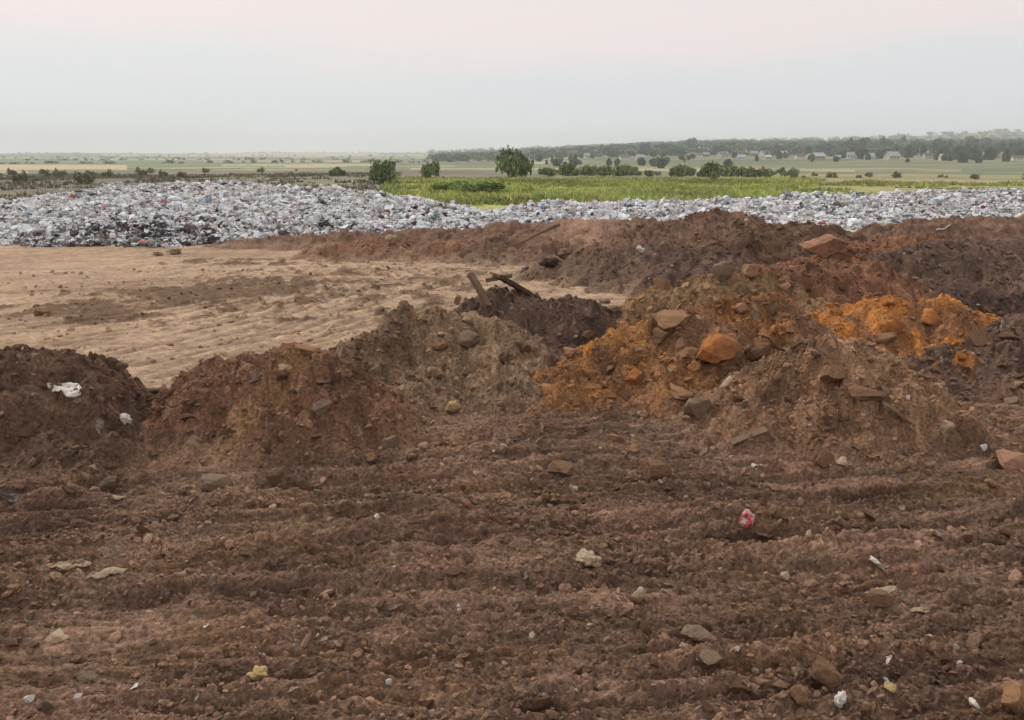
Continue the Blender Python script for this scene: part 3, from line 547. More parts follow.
heroes = [
 ('rag', 70, 391, 46, 'white', 'long white rag draped over the dark soil heap at the left', 'rag', (.25, .1, -.15)),
 ('crumple', 125, 424, 13, 'white', 'whitish rounded plastic lump low on the dark left heap', 'litter', (.3, .2, 0), 1.1, .1),
 ('rock', 107, 488, 22, 'grey', 'blocky pale grey stone at the foot of the dark left heap', 'stone', (0, 0, .4), .75),
 ('rock', 217, 486, 32, 'grey', 'large flattish grey stone below the valley between the two left heaps', 'stone', (0, .1, .2), .6),
 ('slab', 282, 370, 13, 'pale', 'pale broken brick standing on the upper face of the reddish heap', 'brick', (.9, -.6, .5)),
 ('slab', 305, 350, 34, 'tan', 'flat pinkish tan slab on the crest of the reddish heap', 'slab', (.15, .15, .1)),
 ('rock', 321, 411, 20, 'grey', 'round grey stone half buried in the right face of the reddish heap', 'stone', (0, 0, 0), .8),
 ('rock', 285, 437, 16, 'brown', 'brown clod lying low on the front of the reddish heap', 'clod', (0, 0, 1), .7),
 ('rock', 391, 447, 25, 'grey', 'brownish grey boulder at the foot of the heaps, left of the yellow lump', 'stone', (0, 0, 1), .95),
 ('rock', 372, 459, 16, 'brown', 'dark clod leaning against the boulder at the foot of the heaps', 'clod', (0, 0, 2), .7),
 ('crumple', 453, 412, 18, 'yellow', 'pale yellow foam like lump in the hollow between the grey and orange heaps', 'litter', (0, 0, .3), .9, .1),
 ('rock', 503, 453, 8, 'pale', 'tiny whitish stone in the hollow in front of the orange heap', 'stone', (0, 0, .3), .9, .1),
 ('rock', 466, 345, 30, 'grey', 'broad dark grey chunk set in the face of the grey brown heap', 'stone', (.2, 0, .3), .6),
 ('rock', 440, 352, 18, 'brown', 'squat brown clod left of the chunk on the grey brown heap', 'clod', (.2, 0, .3), .6),
 ('rock', 466, 323, 14, 'pale', 'pale round stone near the crest of the grey brown heap', 'stone', (.2, 0, 1.3), .8),
 ('rock', 457, 303, 12, 'brown', 'knobbly dark clod on the crest of the grey brown heap', 'clod', (.2, 0, 1.3), .9, .3),
 ('slab', 672, 319, 38, 'tan', 'long pale slab on the crest of the orange clay heap', 'slab', (.1, -.05, .05)),
 ('slab', 700, 319, 14, 'pale', 'small tilted pale slab on the orange heap beside the long one', 'slab', (.5, .7, .3)),
 ('rock', 714, 359, 46, 'orange', 'bright orange clay boulder in the middle of the orange heap', 'boulder', (.15, .1, .4), .72, .2),
 ('rock', 686, 357, 26, 'tan', 'tan clay lump touching the left of the bright orange boulder', 'boulder', (.1, .4, 2), .9),
 ('rock', 758, 356, 34, 'brown', 'large brown clod to the right of the bright orange boulder', 'clod', (.1, .2, 1), .8),
 ('rock', 740, 313, 20, 'pink', 'pinkish rounded stone on the upper slope above the orange boulder', 'stone', (0, .3, 1), .8),
 ('rock', 633, 381, 20, 'orange', 'small orange clay lump on the left part of the orange heap', 'clay lump', (.2, .2, 1), .9),
 ('slab', 680, 392, 34, 'tan', 'flat tan slab jutting out below the orange boulder', 'slab', (.2, .1, .2)),
 ('rock', 694, 414, 36, 'grey', 'broad greyish boulder at the foot of the orange heap', 'boulder', (.1, .2, .3), .85),
 ('rock', 682, 350, 14, 'brown', 'small dark red clod left of the tan clay lump', 'clod', (.1, .2, .3), 1.),
 ('rock', 571, 354, 20, 'tan', 'tan stone at the upper left edge of the orange heap', 'stone', (.1, .2, .3), .6),
 ('rock', 660, 340, 22, 'brown', 'brown clod below the long pale slab', 'clod', (.1, .2, .3), .7),
 ('slab', 727, 382, 20, 'pale', 'narrow pale fragment below the orange boulder', 'slab', (.3, -.6, .6)),
 ('rock', 822, 256, 48, 'pink', 'big pinkish boulder on top of the rust coloured mound', 'boulder', (.05, .12, .1), .42, .1),
 ('rock', 784, 289, 15, 'pink', 'reddish block on the slope beneath the pinkish boulder', 'block', (.1, .1, .5), .7),
 ('rock', 722, 279, 22, 'grey', 'greyish stone on the crest of the olive brown heap', 'stone', (.1, .1, .5), .9),
 ('rock', 748, 276, 20, 'tan', 'mossy tan clod on the crest of the olive brown heap', 'clod', (.1, .1, .5), .75),
 ('rock', 893, 333, 26, 'orange', 'orange clay lump in the left half of the bright orange patch', 'clay lump', (.2, .1, .5), .8),
 ('rock', 930, 322, 30, 'orange', 'widest orange clay boulder in the bright orange patch', 'boulder', (.2, .1, .5), .7),
 ('rock', 886, 342, 20, 'tan', 'brownish angular block at the lower left of the bright orange patch', 'block', (.2, .4, .5), .8),
 ('rock', 815, 358, 16, 'grey', 'small grey stone just below the tip of the brown rubble cone', 'stone', (.2, .4, .5), .6),
 ('rock', 833, 383, 30, 'brown', 'dark lumpy clod on the upper face of the brown rubble cone', 'clod', (.2, .4, .5), .7),
 ('slab', 862, 392, 46, 'brown', 'broad brown slab of hard soil across the middle of the rubble cone', 'slab', (.35, .1, -.1)),
 ('board', 903, 421, 50, 'wood', 'short weathered board lying down the right face of the rubble cone', 'board', (.2, .62, .1), 1.0),
 ('board', 748, 436, 36, 'wood', 'stubby board on the left foot of the rubble cone', 'board', (.2, -.35, .1), 1.3),
 ('stick', 815, 347, 34, 'wood', 'pale stick leaning on the tip of the rubble cone', 'stick', (0, -.95, .3), 1.1),
 ('stick', 783, 352, 56, 'dkwood', 'long dark stick crossing from the orange heap towards the rubble cone', 'stick', (0, .62, .2), .9),
 ('rock', 823, 462, 20, 'brown', 'squarish brown clod near the foot of the rubble cone', 'clod', (.2, .4, .5), .9),
 ('slab', 842, 462, 14, 'pale', 'small pale chip beside the squarish clod on the rubble cone', 'slab', (.5, .1, .1)),
 ('rock', 945, 431, 11, 'pale', 'pale pebble on the right face of the rubble cone below the board', 'stone', (.2, .4, .5), .9),
 ('rock', 983, 449, 6, 'white', 'tiny white pebble on the right flank of the rubble cone', 'stone', (.2, .4, .5), .9),
 ('rock', 907, 398, 6, 'white', 'tiny white pebble just above the weathered board', 'stone', (.2, .4, .5), .9),
 ('rock', 753, 466, 6, 'white', 'tiny white pebble at the left foot of the rubble cone', 'stone', (.2, .4, .5), .9),
 ('slab', 1014, 461, 52, 'pink', 'pinkish slab at the right edge beside the rubble cone', 'slab', (.5, .2, .4)),
 ('rock', 1012, 404, 18, 'grey', 'grey block on the dark stony heap at the right edge', 'block', (.3, .2, .4), .8),
 ('rock', 655, 477, 26, 'brown', 'big dark clod at the foot of the orange heap facing the foreground', 'clod', (.3, .2, .4), .95, .25),
 ('rock', 561, 472, 28, 'brown', 'flat dark clod on the ground below the orange heap', 'clod', (.1, .1, .2), .5),
 ('rock', 614, 440, 15, 'tan', 'left stone of the tan cluster at the foot of the orange heap', 'stone', (.1, .1, .2), .8),
 ('rock', 633, 452, 15, 'tan', 'lowest stone of the tan cluster at the foot of the orange heap', 'stone', (.1, .1, 1.2), .8),
 ('rock', 640, 432, 14, 'grey', 'grey stone above the tan cluster at the foot of the orange heap', 'stone', (.1, .1, 2.2), .8),
 ('rock', 600, 449, 5, 'white', 'tiny white pebble beside the tan cluster of stones', 'stone', (.1, .1, 2.2), .8),
 ('crumple', 746, 527, 21, 'red', 'crumpled red and white wrapper on the churned ground', 'wrapper', (.2, .2, 1.2), 1.2, .1),
 ('rag', 765, 537, 24, 'wood', 'torn brownish strip lying right of the red wrapper', 'litter', (.2, .2, .3)),
 ('crumple', 588, 567, 30, 'pale', 'crumbled whitish plaster lump on the churned ground', 'plaster', (.1, .1, .3), .55, .1),
 ('rock', 638, 602, 17, 'pale', 'pale pointed stone on the churned ground right of the plaster lump', 'stone', (.1, .5, .3), .9, .1),
 ('rock', 698, 637, 34, 'grey', 'wide grey brown stone in the right foreground', 'stone', (.1, .1, .3), .6),
 ('rock', 712, 662, 26, 'grey', 'grey stone just below the wide stone in the right foreground', 'stone', (.1, .1, 1.3), .5),
 ('rock', 822, 683, 28, 'brown', 'long brown clod leaning in the right foreground', 'clod', (.1, .5, -.5), .75, .1),
 ('rock', 799, 704, 23, 'brown', 'rounded clod at the lower edge below the leaning one', 'clod', (.1, .1, 1.3), .8, .1),
 ('crumple', 839, 708, 15, 'white', 'white paper scrap at the lower edge of the foreground', 'paper scrap', (.3, .8, 1.3), 1.3, .1),
 ('rock', 888, 691, 15, 'yellow', 'yellowish stone in the lower right foreground', 'stone', (.3, .2, 1.3), .8, .1),
 ('rock', 885, 682, 6, 'white', 'tiny white pebble touching the yellowish stone', 'stone', (.3, .2, 1.3), .8, .1),
 ('crumple', 876, 566, 20, 'white', 'narrow twisted paper scrap right of the lug prints', 'paper scrap', (.1, .7, .2), .3, .1),
 ('rag', 880, 592, 30, 'pale', 'torn pale paper lying on a dark clod in the right foreground', 'paper scrap', (.2, -.1, .2)),
 ('rock', 878, 601, 30, 'brown', 'dark clod under the torn pale paper', 'clod', (.1, .1, .2), .4, .2),
 ('rag', 920, 611, 22, 'pale', 'thin pale strip lying flat in the right foreground', 'litter', (.0, 0, .1)),
 ('rag', 886, 662, 14, 'white', 'curled white scrap in the right foreground above the yellowish stone', 'paper scrap', (.2, -.9, .1)),
 ('rock', 959, 665, 6, 'white', 'tiny white pebble in the far right foreground', 'stone', (.1, .1, .2), 1.2),
 ('rock', 737, 651, 6, 'white', 'tiny white pebble right of the wide grey brown stone', 'stone', (.1, .1, .2), 1),
 ('rock', 974, 708, 10, 'white', 'small white chip near the lower right corner', 'stone', (.1, .9, .2), .6),
 ('rock', 1014, 706, 26, 'tan', 'light brown clod in the lower right corner', 'clod', (.1, .1, .2), .8),
 ('rag', 107, 575, 34, 'pale', 'pale crumpled rag on the churned ground in the left foreground', 'rag', (.1, 0, .4)),
 ('rag', 70, 568, 34, 'pale', 'faint pale scrap left of the crumpled rag', 'litter', (0, 0, .1)),
 ('slab', 57, 636, 20, 'pale', 'flat beige stone in the left foreground', 'slab', (.3, 0, .1)),
 ('slab', 92, 677, 28, 'grey', 'flat grey slab fragment in the lower left foreground', 'slab', (.3, 0, .3)),
 ('rag', 134, 688, 15, 'white', 'short white scrap in the lower left foreground', 'paper scrap', (.1, -.3, .1)),
 ('crumple', 258, 680, 20, 'yellow', 'pale yellow foam scrap in the lower left foreground', 'litter', (.1, 0, .1), .7, .1),
 ('rag', 290, 690, 20, 'pale', 'whitish strip lying right of the yellow foam scrap', 'litter', (.1, -.2, .1)),
 ('rock', 28, 701, 10, 'white', 'white pebble in the lower left corner', 'stone', (.1, -.2, .1), 1.1),
 ('rock', 78, 698, 9, 'white', 'white pebble below the flat grey slab fragment', 'stone', (.1, -.2, .1), .8),
 ('rock', 389, 684, 7, 'white', 'white pebble at the lower edge left of the middle', 'stone', (.1, -.2, .1), 1.1),
 ('rag', 204, 627, 10, 'white', 'tiny folded white scrap in the left foreground', 'paper scrap', (.1, -.5, .1)),
 ('rock', 263, 657, 6, 'white', 'tiny white pebble above the yellow foam scrap', 'stone', (.1, -.5, .1), 1),
 ('rock', 376, 518, 6, 'white', 'tiny bright pebble on the churned ground below the boulder', 'stone', (.1, -.5, .1), 1),
 ('rock', 458, 607, 5, 'white', 'tiny bright pebble in the middle of the foreground', 'stone', (.1, -.5, .1), 1),
 ('rag', 115, 499, 18, 'pale', 'pale splinter lying under the blocky grey stone', 'litter', (0, 0, .1)),
 ('rag', 18, 500, 34, 'black', 'black plastic strip at the left edge of the ground', 'litter', (.2, .4, .3)),
 ('crumple', 157, 256, 12, 'pale', 'left one of two pale scraps on the sand in front of the rubbish bank', 'litter', (0, 0, .1), .5, .1),
 ('crumple', 175, 254, 16, 'pale', 'right one of two pale scraps on the sand in front of the rubbish bank', 'litter', (0, 0, .1), .6, .1),
 ('crumple', 144, 246, 11, 'red', 'dark reddish bag at the front edge of the rubbish bank', 'rubbish bag', (0, 0, .1), .8, .1),
 ('crumple', 391, 243, 13, 'pale', 'pale pinkish scrap on the long low mound across the yard', 'litter', (0, 0, .1), .9, .1),
 ('crumple', 640, 253, 10, 'white', 'whitish scrap on the dark mound at the back of the yard', 'litter', (.4, .6, .1), .6, .1),
 ('crumple', 549, 268, 24, 'dkwood', 'dark brown crumpled bag at the front tip of the dark mound behind the yard', 'rubbish bag', (0, 0, .1), .5, .1),
 ('crumple', 563, 258, 18, 'grey', 'greyish crumpled bag on top of the dark one behind the yard', 'rubbish bag', (0, 0, .1), .7, .1),
 ('stick', 937, 231, 25, 'white', 'white pipe lying on the mound at the far right', 'pipe', (0, -.35, .3), 1.5),
 ('rock', 613, 311, 14, 'grey', 'bluish grey stone on the right shoulder of the boarded heap', 'stone', (0, 0, .1), .8),
 ('rock', 604, 303, 12, 'pale', 'pale stone on the right crest of the boarded heap', 'stone', (0, .3, .1), .9),
 ('rock', 660, 290, 22, 'tan', 'tan clod at the left end of the olive brown heap', 'clod', (0, .3, .1), .8),
 ('rock', 42, 314, 14, 'brown', 'small dark clod at the tip of the damp streak in the yard', 'clod', (0, .1, .1), .7),
]
for h_ in heroes:
    kind, u, v, wpx, mat, label, cat, rot = h_[:8]; extra = h_[8:]
    hero(kind, u, v, wpx, mat, label, cat, rot, *extra)

# boards jutting out of the heap behind
def stickup(p0, p1, w, mat, label, cat='board', seed=1, boardlike=True):
    p0, p1 = Vector(p0), Vector(p1); d = p1-p0; L = d.length/2
    vf = board(L, w, .03, seed) if boardlike else tube([(-L+2*L*k/9, .04*math.sin(k*1.3+seed), .04*math.sin(k*.8)) for k in range(10)], [w*(1-.05*k) for k in range(10)], seed=seed)
    o = obj_from('board' if boardlike else 'stick', vf, MS[mat]); o.location = (p0+p1)/2; o.rotation_euler = d.to_track_quat('X', 'Z').to_euler(); tag(o, label, cat)
def PV(u, v, y): return tuple(pt(u, v, y))
stickup(PV(489, 306, 11.7), PV(470, 273, 11.9), .055, 'wood', 'weathered board jutting up left from the crest of the dark heap', seed=3)
stickup(PV(497, 275, 11.8), PV(533, 296, 12.2), .085, 'dkwood', 'broad dark board slanting down to the right on the crest of the dark heap', seed=4)
stickup(PV(486, 280, 12.1), PV(512, 275, 12.1), .06, 'wood', 'short board lying across the top of the two slanting ones', seed=5)
stickup(PV(556, 302, 11.8), PV(563, 322, 11.6), .02, 'wood', 'thin pale stick standing in the face of the boarded heap', 'stick', 6, False)
stickup(PV(480, 332, 10.3), PV(455, 312, 10.5), .03, 'wood', 'thin branch lying over the crest of the grey brown heap', 'stick', 7, False)
stickup(PV(146, 412, 7.9), PV(147, 396, 7.85), .015, 'dkwood', 'thin dark root standing between the two left heaps', 'root', 8, False)
stickup(PV(147, 400, 7.85), PV(185, 404, 7.9), .013, 'dkwood', 'thin root bending right between the two left heaps', 'root', 9, False)
stickup(PV(72, 456, 7.0), PV(80, 440, 7.1), .012, 'dkwood', 'short twig poking out of the foot of the dark left heap', 'twig', 10, False)
stickup(PV(560, 225, 23), PV(505, 248, 21.4), .05, 'wood', 'long pale pole lying on the far mound behind the yard', 'pole', 11, False)

# many ordinary stones and clods, each its own object; copies of a few shapes per material
protos = {m: [npmesh('stone', *rockv(ICO3, 300+k*13+len(m), 8, .36, .07), MS[m], None, False) for k in range(5)] for m in ('brown', 'grey', 'pale', 'tan', 'orange')}
ZN = {-1: 'the churned foreground', 0: 'the dark left heap', 1: 'the reddish heap', 2: 'the grey brown heap', 3: 'the boarded heap', 4: 'the orange clay heap', 5: 'the olive brown heap',
      6: 'the brown rubble cone', 7: 'the bright orange patch', 8: 'the dark heap at the right edge', 9: 'the rust coloured mound', 10: 'the low reddish mound', 11: 'the broad dark grey mound'}
DM = {'brown': 'brown clod', 'grey': 'grey stone', 'pale': 'pale stone', 'tan': 'tan stone', 'orange': 'orange clay lump'}
cnt = 0; used = set(); sr = random.Random(5)
while cnt < 440:
    u = sr.uniform(-10, 1034); v = 290+440*sr.random()**.9
    h = hit(u, v)
    if h is None: continue
    i, j, p, dist = h; hid = int(HID[i, j])
    if hid > 11 or (hid < 0 and (p[1] > 8.5)): continue
    if any(abs(u-a) < c_ and abs(v-b) < c_*.8 for a, b, c_ in HPOS): continue
    pr = {4: ('tan', 'tan', 'orange', 'brown', 'grey'), 7: ('orange', 'tan', 'brown'), 6: ('brown', 'grey', 'brown', 'tan', 'pale')}.get(hid, ('brown', 'brown', 'brown', 'grey', 'brown', 'brown', 'brown', 'pale'))
    if hid < 0 and sr.random() < .25: pass
    if hid < 0 and sr.random() < .45: continue
    m = sr.choice(pr); k = sr.randrange(5)
    src = protos[m][k]; o = src if (m, k) not in used else src.copy()
    if (m, k) in used: COL.objects.link(o)
    used.add((m, k))
    w = min(sr.lognormvariate(math.log((5.4 if hid >= 0 else 4.2) if m != 'pale' else 2.2), .5), 15)*dist/F
    o.scale = (w, w*sr.uniform(.5, 1), w*sr.uniform(.3, .8)); o.rotation_euler = (sr.uniform(-.4, .4), sr.uniform(-.4, .4), sr.uniform(0, 6.28))
    o.location = (p[0], p[1], p[2]-w*.08)
    o.name = {'brown': 'soil_clod', 'orange': 'clay_lump'}.get(m, 'stone')
    tag(o, f"small {DM[m]} half sunk in the soil of {ZN[hid]}", 'clod' if m == 'brown' else 'stone', f"small {DM[m]}s on {ZN[hid]}")
    cnt += 1
for m in protos:
    for k, o in enumerate(protos[m]):
        if (m, k) not in used: bpy.data.objects.remove(o)

# ------------------------------------------------------------------ vegetation
def leafcloud(seed, n, size, lobes, cA, cB, squash=1.0):
    r2 = np.random.default_rng(seed); L = []; 
    cs = r2.normal(0, .42, (lobes, 3))*[1, 1, .6]; cs[:, 2] = np.abs(cs[:, 2]); rs = r2.uniform(.28, .55, lobes)
    k = r2.integers(0, lobes, n); d = r2.normal(size=(n, 3)); d /= np.linalg.norm(d, axis=1)[:, None]
    p = cs[k]+d*rs[k][:, None]*(r2.random(n)**.4*(1+.35*np.sin(d[:, 0]*7+seed)*np.sin(d[:, 1]*6+d[:, 2]*5)))[:, None]
    p -= [p[:, 0].mean(), p[:, 1].mean(), p[:, 2].min()]; p /= [np.abs(p[:, 0]).max(), np.abs(p[:, 1]).max(), p[:, 2].max()]
    t_ = r2.normal(size=(n, 3)); t_ /= np.linalg.norm(t_, axis=1)[:, None]; b_ = np.cross(t_, r2.normal(size=(n, 3))); b_ /= np.linalg.norm(b_, axis=1)[:, None]
    s = size*r2.uniform(.6, 1.4, n)[:, None]
    V_ = np.stack([p-t_*s, p+b_*s*.7, p+t_*s, p-b_*s*.7], 1).reshape(-1, 3); F_ = np.arange(4*n).reshape(n, 4)
    lc = r2.random(lobes); c_ = cA[None]*(1-lc[k])[:, None]+cB[None]*lc[k][:, None]; c_ = c_*r2.uniform(.8, 1.2, n)[:, None]
    return V_, F_, np.repeat(c_, 4, 0)
GRA, GRB = lin(84, 100, 66), lin(118, 132, 86)
def tree_proto(seed, h, w, n, size, cA=GRA, cB=GRB, trunk=.25):
    root = bpy.data.objects.new('tree' if trunk > .15 else 'bush', None); COL.objects.link(root); root.empty_display_size = .1
    V_, F_, C_ = leafcloud(seed, n, size, 9, cA, cB); V_ = V_*[w/2, w/2*.9, h*(1-trunk*.6)]+[0, 0, h*trunk*.6]
    cr = npmesh('crown', V_, F_, M_leaf, C_, False, root)
    r2 = random.Random(seed); pts, fs, off = [], [], 0
    tv, tf = tube([(0, 0, -.3), (.02*h, 0, h*.25), (-.01*h, .02*h, h*.5), (0, 0, h*.8)], [.045*h*.6, .035*h*.6, .02*h*.6, .006*h], 7, seed=seed); pts.append(tv); fs.append(tf); off = len(tv)
    for k in range(4):
        a = k*1.6+seed; z0 = h*(.22+.1*k); tv, tf = tube([(0, 0, z0), (w*.15*math.cos(a), w*.15*math.sin(a), z0+h*.12), (w*.32*math.cos(a), w*.32*math.sin(a), z0+h*.28)], [.016*h, .01*h, .004*h], 6, seed=k)
        pts.append(tv); fs.append(tf+off); off += len(tv)
    npmesh('trunk', np.vstack(pts), np.vstack(fs), M_bark, None, True, root)
    return root
def copy_tree(o, parent=None):
    c_ = o.copy(); COL.objects.link(c_)
    if parent: c_.parent = parent
    for ch in [q for q in o.children]: copy_tree(ch, c_)
    return c_
def place_at(o, u, R, s=1, rz=None, sz=None):
    a = math.atan((u-512)/826); x_, y_ = R*math.sin(a), R*math.cos(a); o.location = (x_, y_, zat(x_, y_)-.05)
    o.scale = (s, s, sz or s); o.rotation_euler = (0, 0, random.uniform(0, 6.28) if rz is None else rz); return o
# shrubs one can tell apart behind the rubbish
bl = [(382, 83, 3.2, 2.5, 'broad dark green bush behind the rubbish at the left end of the green field'), (430, 96, 2.4, 2.3, 'dark round bush second from the left behind the rubbish'),
      (516, 97, 4.6, 3.8, 'largest dark bush standing behind the green field'), (336, 110, 2.2, 1.3, 'small low shrub on the plain left of the broad dark bush'),
      (482, 62, 5.0, 1.1, 'low spreading green bush at the edge of the rubbish and the green field'), (452, 66, 4.0, .9, 'low grey green bush left of the spreading one by the rubbish')]
for k, (u, R, w, h, lab) in enumerate(bl):
    t_ = tree_proto(500+k, h, w, 1300, .10 if R > 70 else .06, lin(98, 112, 76) if R > 70 else lin(116, 134, 74), lin(130, 142, 98) if R > 70 else lin(132, 150, 84), .05)
    place_at(t_, u, R, 1, 0); t_.name = 'bush'; tag(t_, lab, 'bush')
bp = [tree_proto(520+k, 2.4, 3.6, 620, .15, lin(112, 122, 84), lin(146, 152, 108), .05) for k in range(4)]; first = [True]*4
row = []
for q in range(70):
    row.append((random.uniform(535, 800), random.uniform(108, 260), random.uniform(.4, .95)))
for k, (u, R, s) in enumerate(row):
    i = k % 4; o = bp[i] if first[i] else copy_tree(bp[i]); first[i] = False; place_at(o, u, R, s)
    tag(o, 'dark green bush in the row along the far edge of the green field', 'bush', 'bushes along the far edge of the green field')
sp = [tree_proto(540+k, 1.3, 2.0, 350, .12, lin(112, 112, 84), lin(136, 134, 100), .03) for k in range(3)]; first = [True]*3
for k in range(46):
    left = k < 26; u = random.uniform(-20, 380) if left else random.uniform(700, 1040); R = random.uniform(90, 230)
    i = k % 3; o = sp[i] if first[i] else copy_tree(sp[i]); first[i] = False; place_at(o, u, R, random.uniform(.4, 1.2))
    tag(o, 'small olive shrub dotted over the plain behind the rubbish at the left' if left else 'small olive shrub on the pale field behind the rubbish at the right', 'shrub',
        'shrubs on the plain at the left' if left else 'shrubs on the field at the right')
# village trees
vt = [tree_proto(600+k, 8, [7, 8, 5, 9][k], 420, .55, lin(74, 92, 72), lin(108, 122, 94), .2) for k in range(4)]; first = [True]*4
for k in range(294):
    u = 1050-540*random.random()**1.15; R = random.uniform(380, 1150) if u < 740 else random.uniform(560, 1150)
    i = k % 4; o = vt[i] if first[i] else copy_tree(vt[i]); first[i] = False; s = random.uniform(.4, .85)*(.62 if R < 600 else .85 if R < 800 else 1.2)*(1.3 if u > 840 else 1); place_at(o, u, R, s, None, s*random.uniform(.7, 1.1))
    tag(o, 'dark green tree standing among the houses of the distant village', 'tree', 'trees of the distant village')
for u, lab in ((690, 'tallest tree breaking the skyline above the middle of the village'), (968, 'tall round tree on the skyline at the right of the village')):
    o = copy_tree(vt[1 if u > 800 else 3]); place_at(o, u, 1150 if u < 800 else 1250, 1.25); tag(o, lab, 'tree')
    if 'group' in o: del o['group']
# far woods and hedges on the slopes
n = 2700; uu = rng.uniform(430, 1080, n); Rr = np.exp(rng.uniform(math.log(760), math.log(2950), n))
lft = rng.random(n) < .16; uu[lft] = rng.uniform(-40, 520, lft.sum()); hed = np.array([700, 1050, 1500, 2100, 2800.])[rng.integers(0, 5, n)]; Rr[lft] = hed[lft]+rng.normal(0, 12, lft.sum())
aa = np.arctan((uu-512)/826); xx, yy = Rr*np.sin(aa), Rr*np.cos(aa)
gi = np.clip(np.searchsorted(rad, Rr), 0, NR-1); gj = np.searchsorted(az, aa); zz = GZ[gi, gj]
s_ = rng.uniform(2.0, 5, n)*(1+Rr/3000*.8)*np.where(lft, .42, 1); pos = np.stack([xx, yy, zz-.5], 1)
c = lin(72, 92, 74)[None]*rng.uniform(.6, 1.6, n)[:, None]; gg = rng.random(n) < .16; c[gg] = lin(140, 140, 116)
V, Fc, C = scatter([leafcloud(700+k, 90, .16, 8, GRA, GRB)[:2] for k in range(6)], pos, np.stack([s_*1.3, s_*1.1, s_*1.3], 1), c, np.tile(np.eye(3), (n, 1, 1)))
tag(npmesh('far_wood', V, Fc, M_leaf, C, False), 'far off woods and hedgerows reading as a dark bluish green mass below the horizon', 'wood', kind='stuff')
# grass of the green field, weeds of the plain
def tufts(n, urange, Rrange, hmin, hmax, wid, pal_, name, label):
    uu = rng.uniform(*urange, n); Rr = np.sqrt(rng.uniform(Rrange[0]**2, Rrange[1]**2, n)); aa = np.arctan((uu-512)/826); xx, yy = Rr*np.sin(aa), Rr*np.cos(aa)
    gi = np.clip(np.searchsorted(rad, Rr), 0, NR-1); gj = np.searchsorted(az, aa); ok = (TZ[gi, gj] < GZ[gi, gj]+.02) & (fbm(xx, yy, .12, 3, 200)+sstep(860, 700, uu)*(uu > 420)*.5-sstep(760, 900, uu)*.15 > -.05)
    xx, yy, gi, gj = xx[ok], yy[ok], gi[ok], gj[ok]; n = len(xx); nb = 5
    hs = rng.uniform(hmin, hmax, n)*(1+1.1*fbm(xx, yy, .12, 3, 201))
    cc = pal_[rng.integers(0, len(pal_), n)]*rng.uniform(.8, 1.2, n)[:, None]*(1+.9*fbm(xx, yy, .09, 4, 203, .6))[:, None]
    a = rng.uniform(0, 6.28, (n, nb)); o_ = rng.normal(0, wid*1.2, (n, nb, 2)); b0 = np.stack([xx[:, None]+o_[..., 0], yy[:, None]+o_[..., 1], np.repeat(GZ[gi, gj][:, None]-.03, nb, 1)], -1)
    sd = np.stack([np.cos(a), np.sin(a), 0*a], -1)*wid; tip = b0+np.stack([rng.normal(0, .35, (n, nb))*hs[:, None], rng.normal(0, .35, (n, nb))*hs[:, None], hs[:, None]*rng.uniform(.6, 1.1, (n, nb))], -1)
    V_ = np.stack([b0-sd, b0+sd, tip], 2).reshape(-1, 3); F_ = np.arange(n*nb*3).reshape(-1, 3)
    tag(npmesh(name, V_, F_, M_leaf, np.repeat(cc, nb*3, 0), False), label, name, kind='stuff')
tufts(24000, (380, 1060), (48, 100), .15, .45, .07, np.array([lin(156, 170, 92), lin(180, 184, 108), lin(132, 148, 84), lin(194, 188, 130)]), 'grass', 'tall yellowish green grass growing behind the rubbish bank')
tufts(9000, (-30, 400), (52, 190), .1, .4, .10, np.array([lin(120, 114, 94), lin(134, 128, 106), lin(108, 108, 84)]), 'weeds', 'dry grey green weeds covering the plain behind the rubbish at the left')

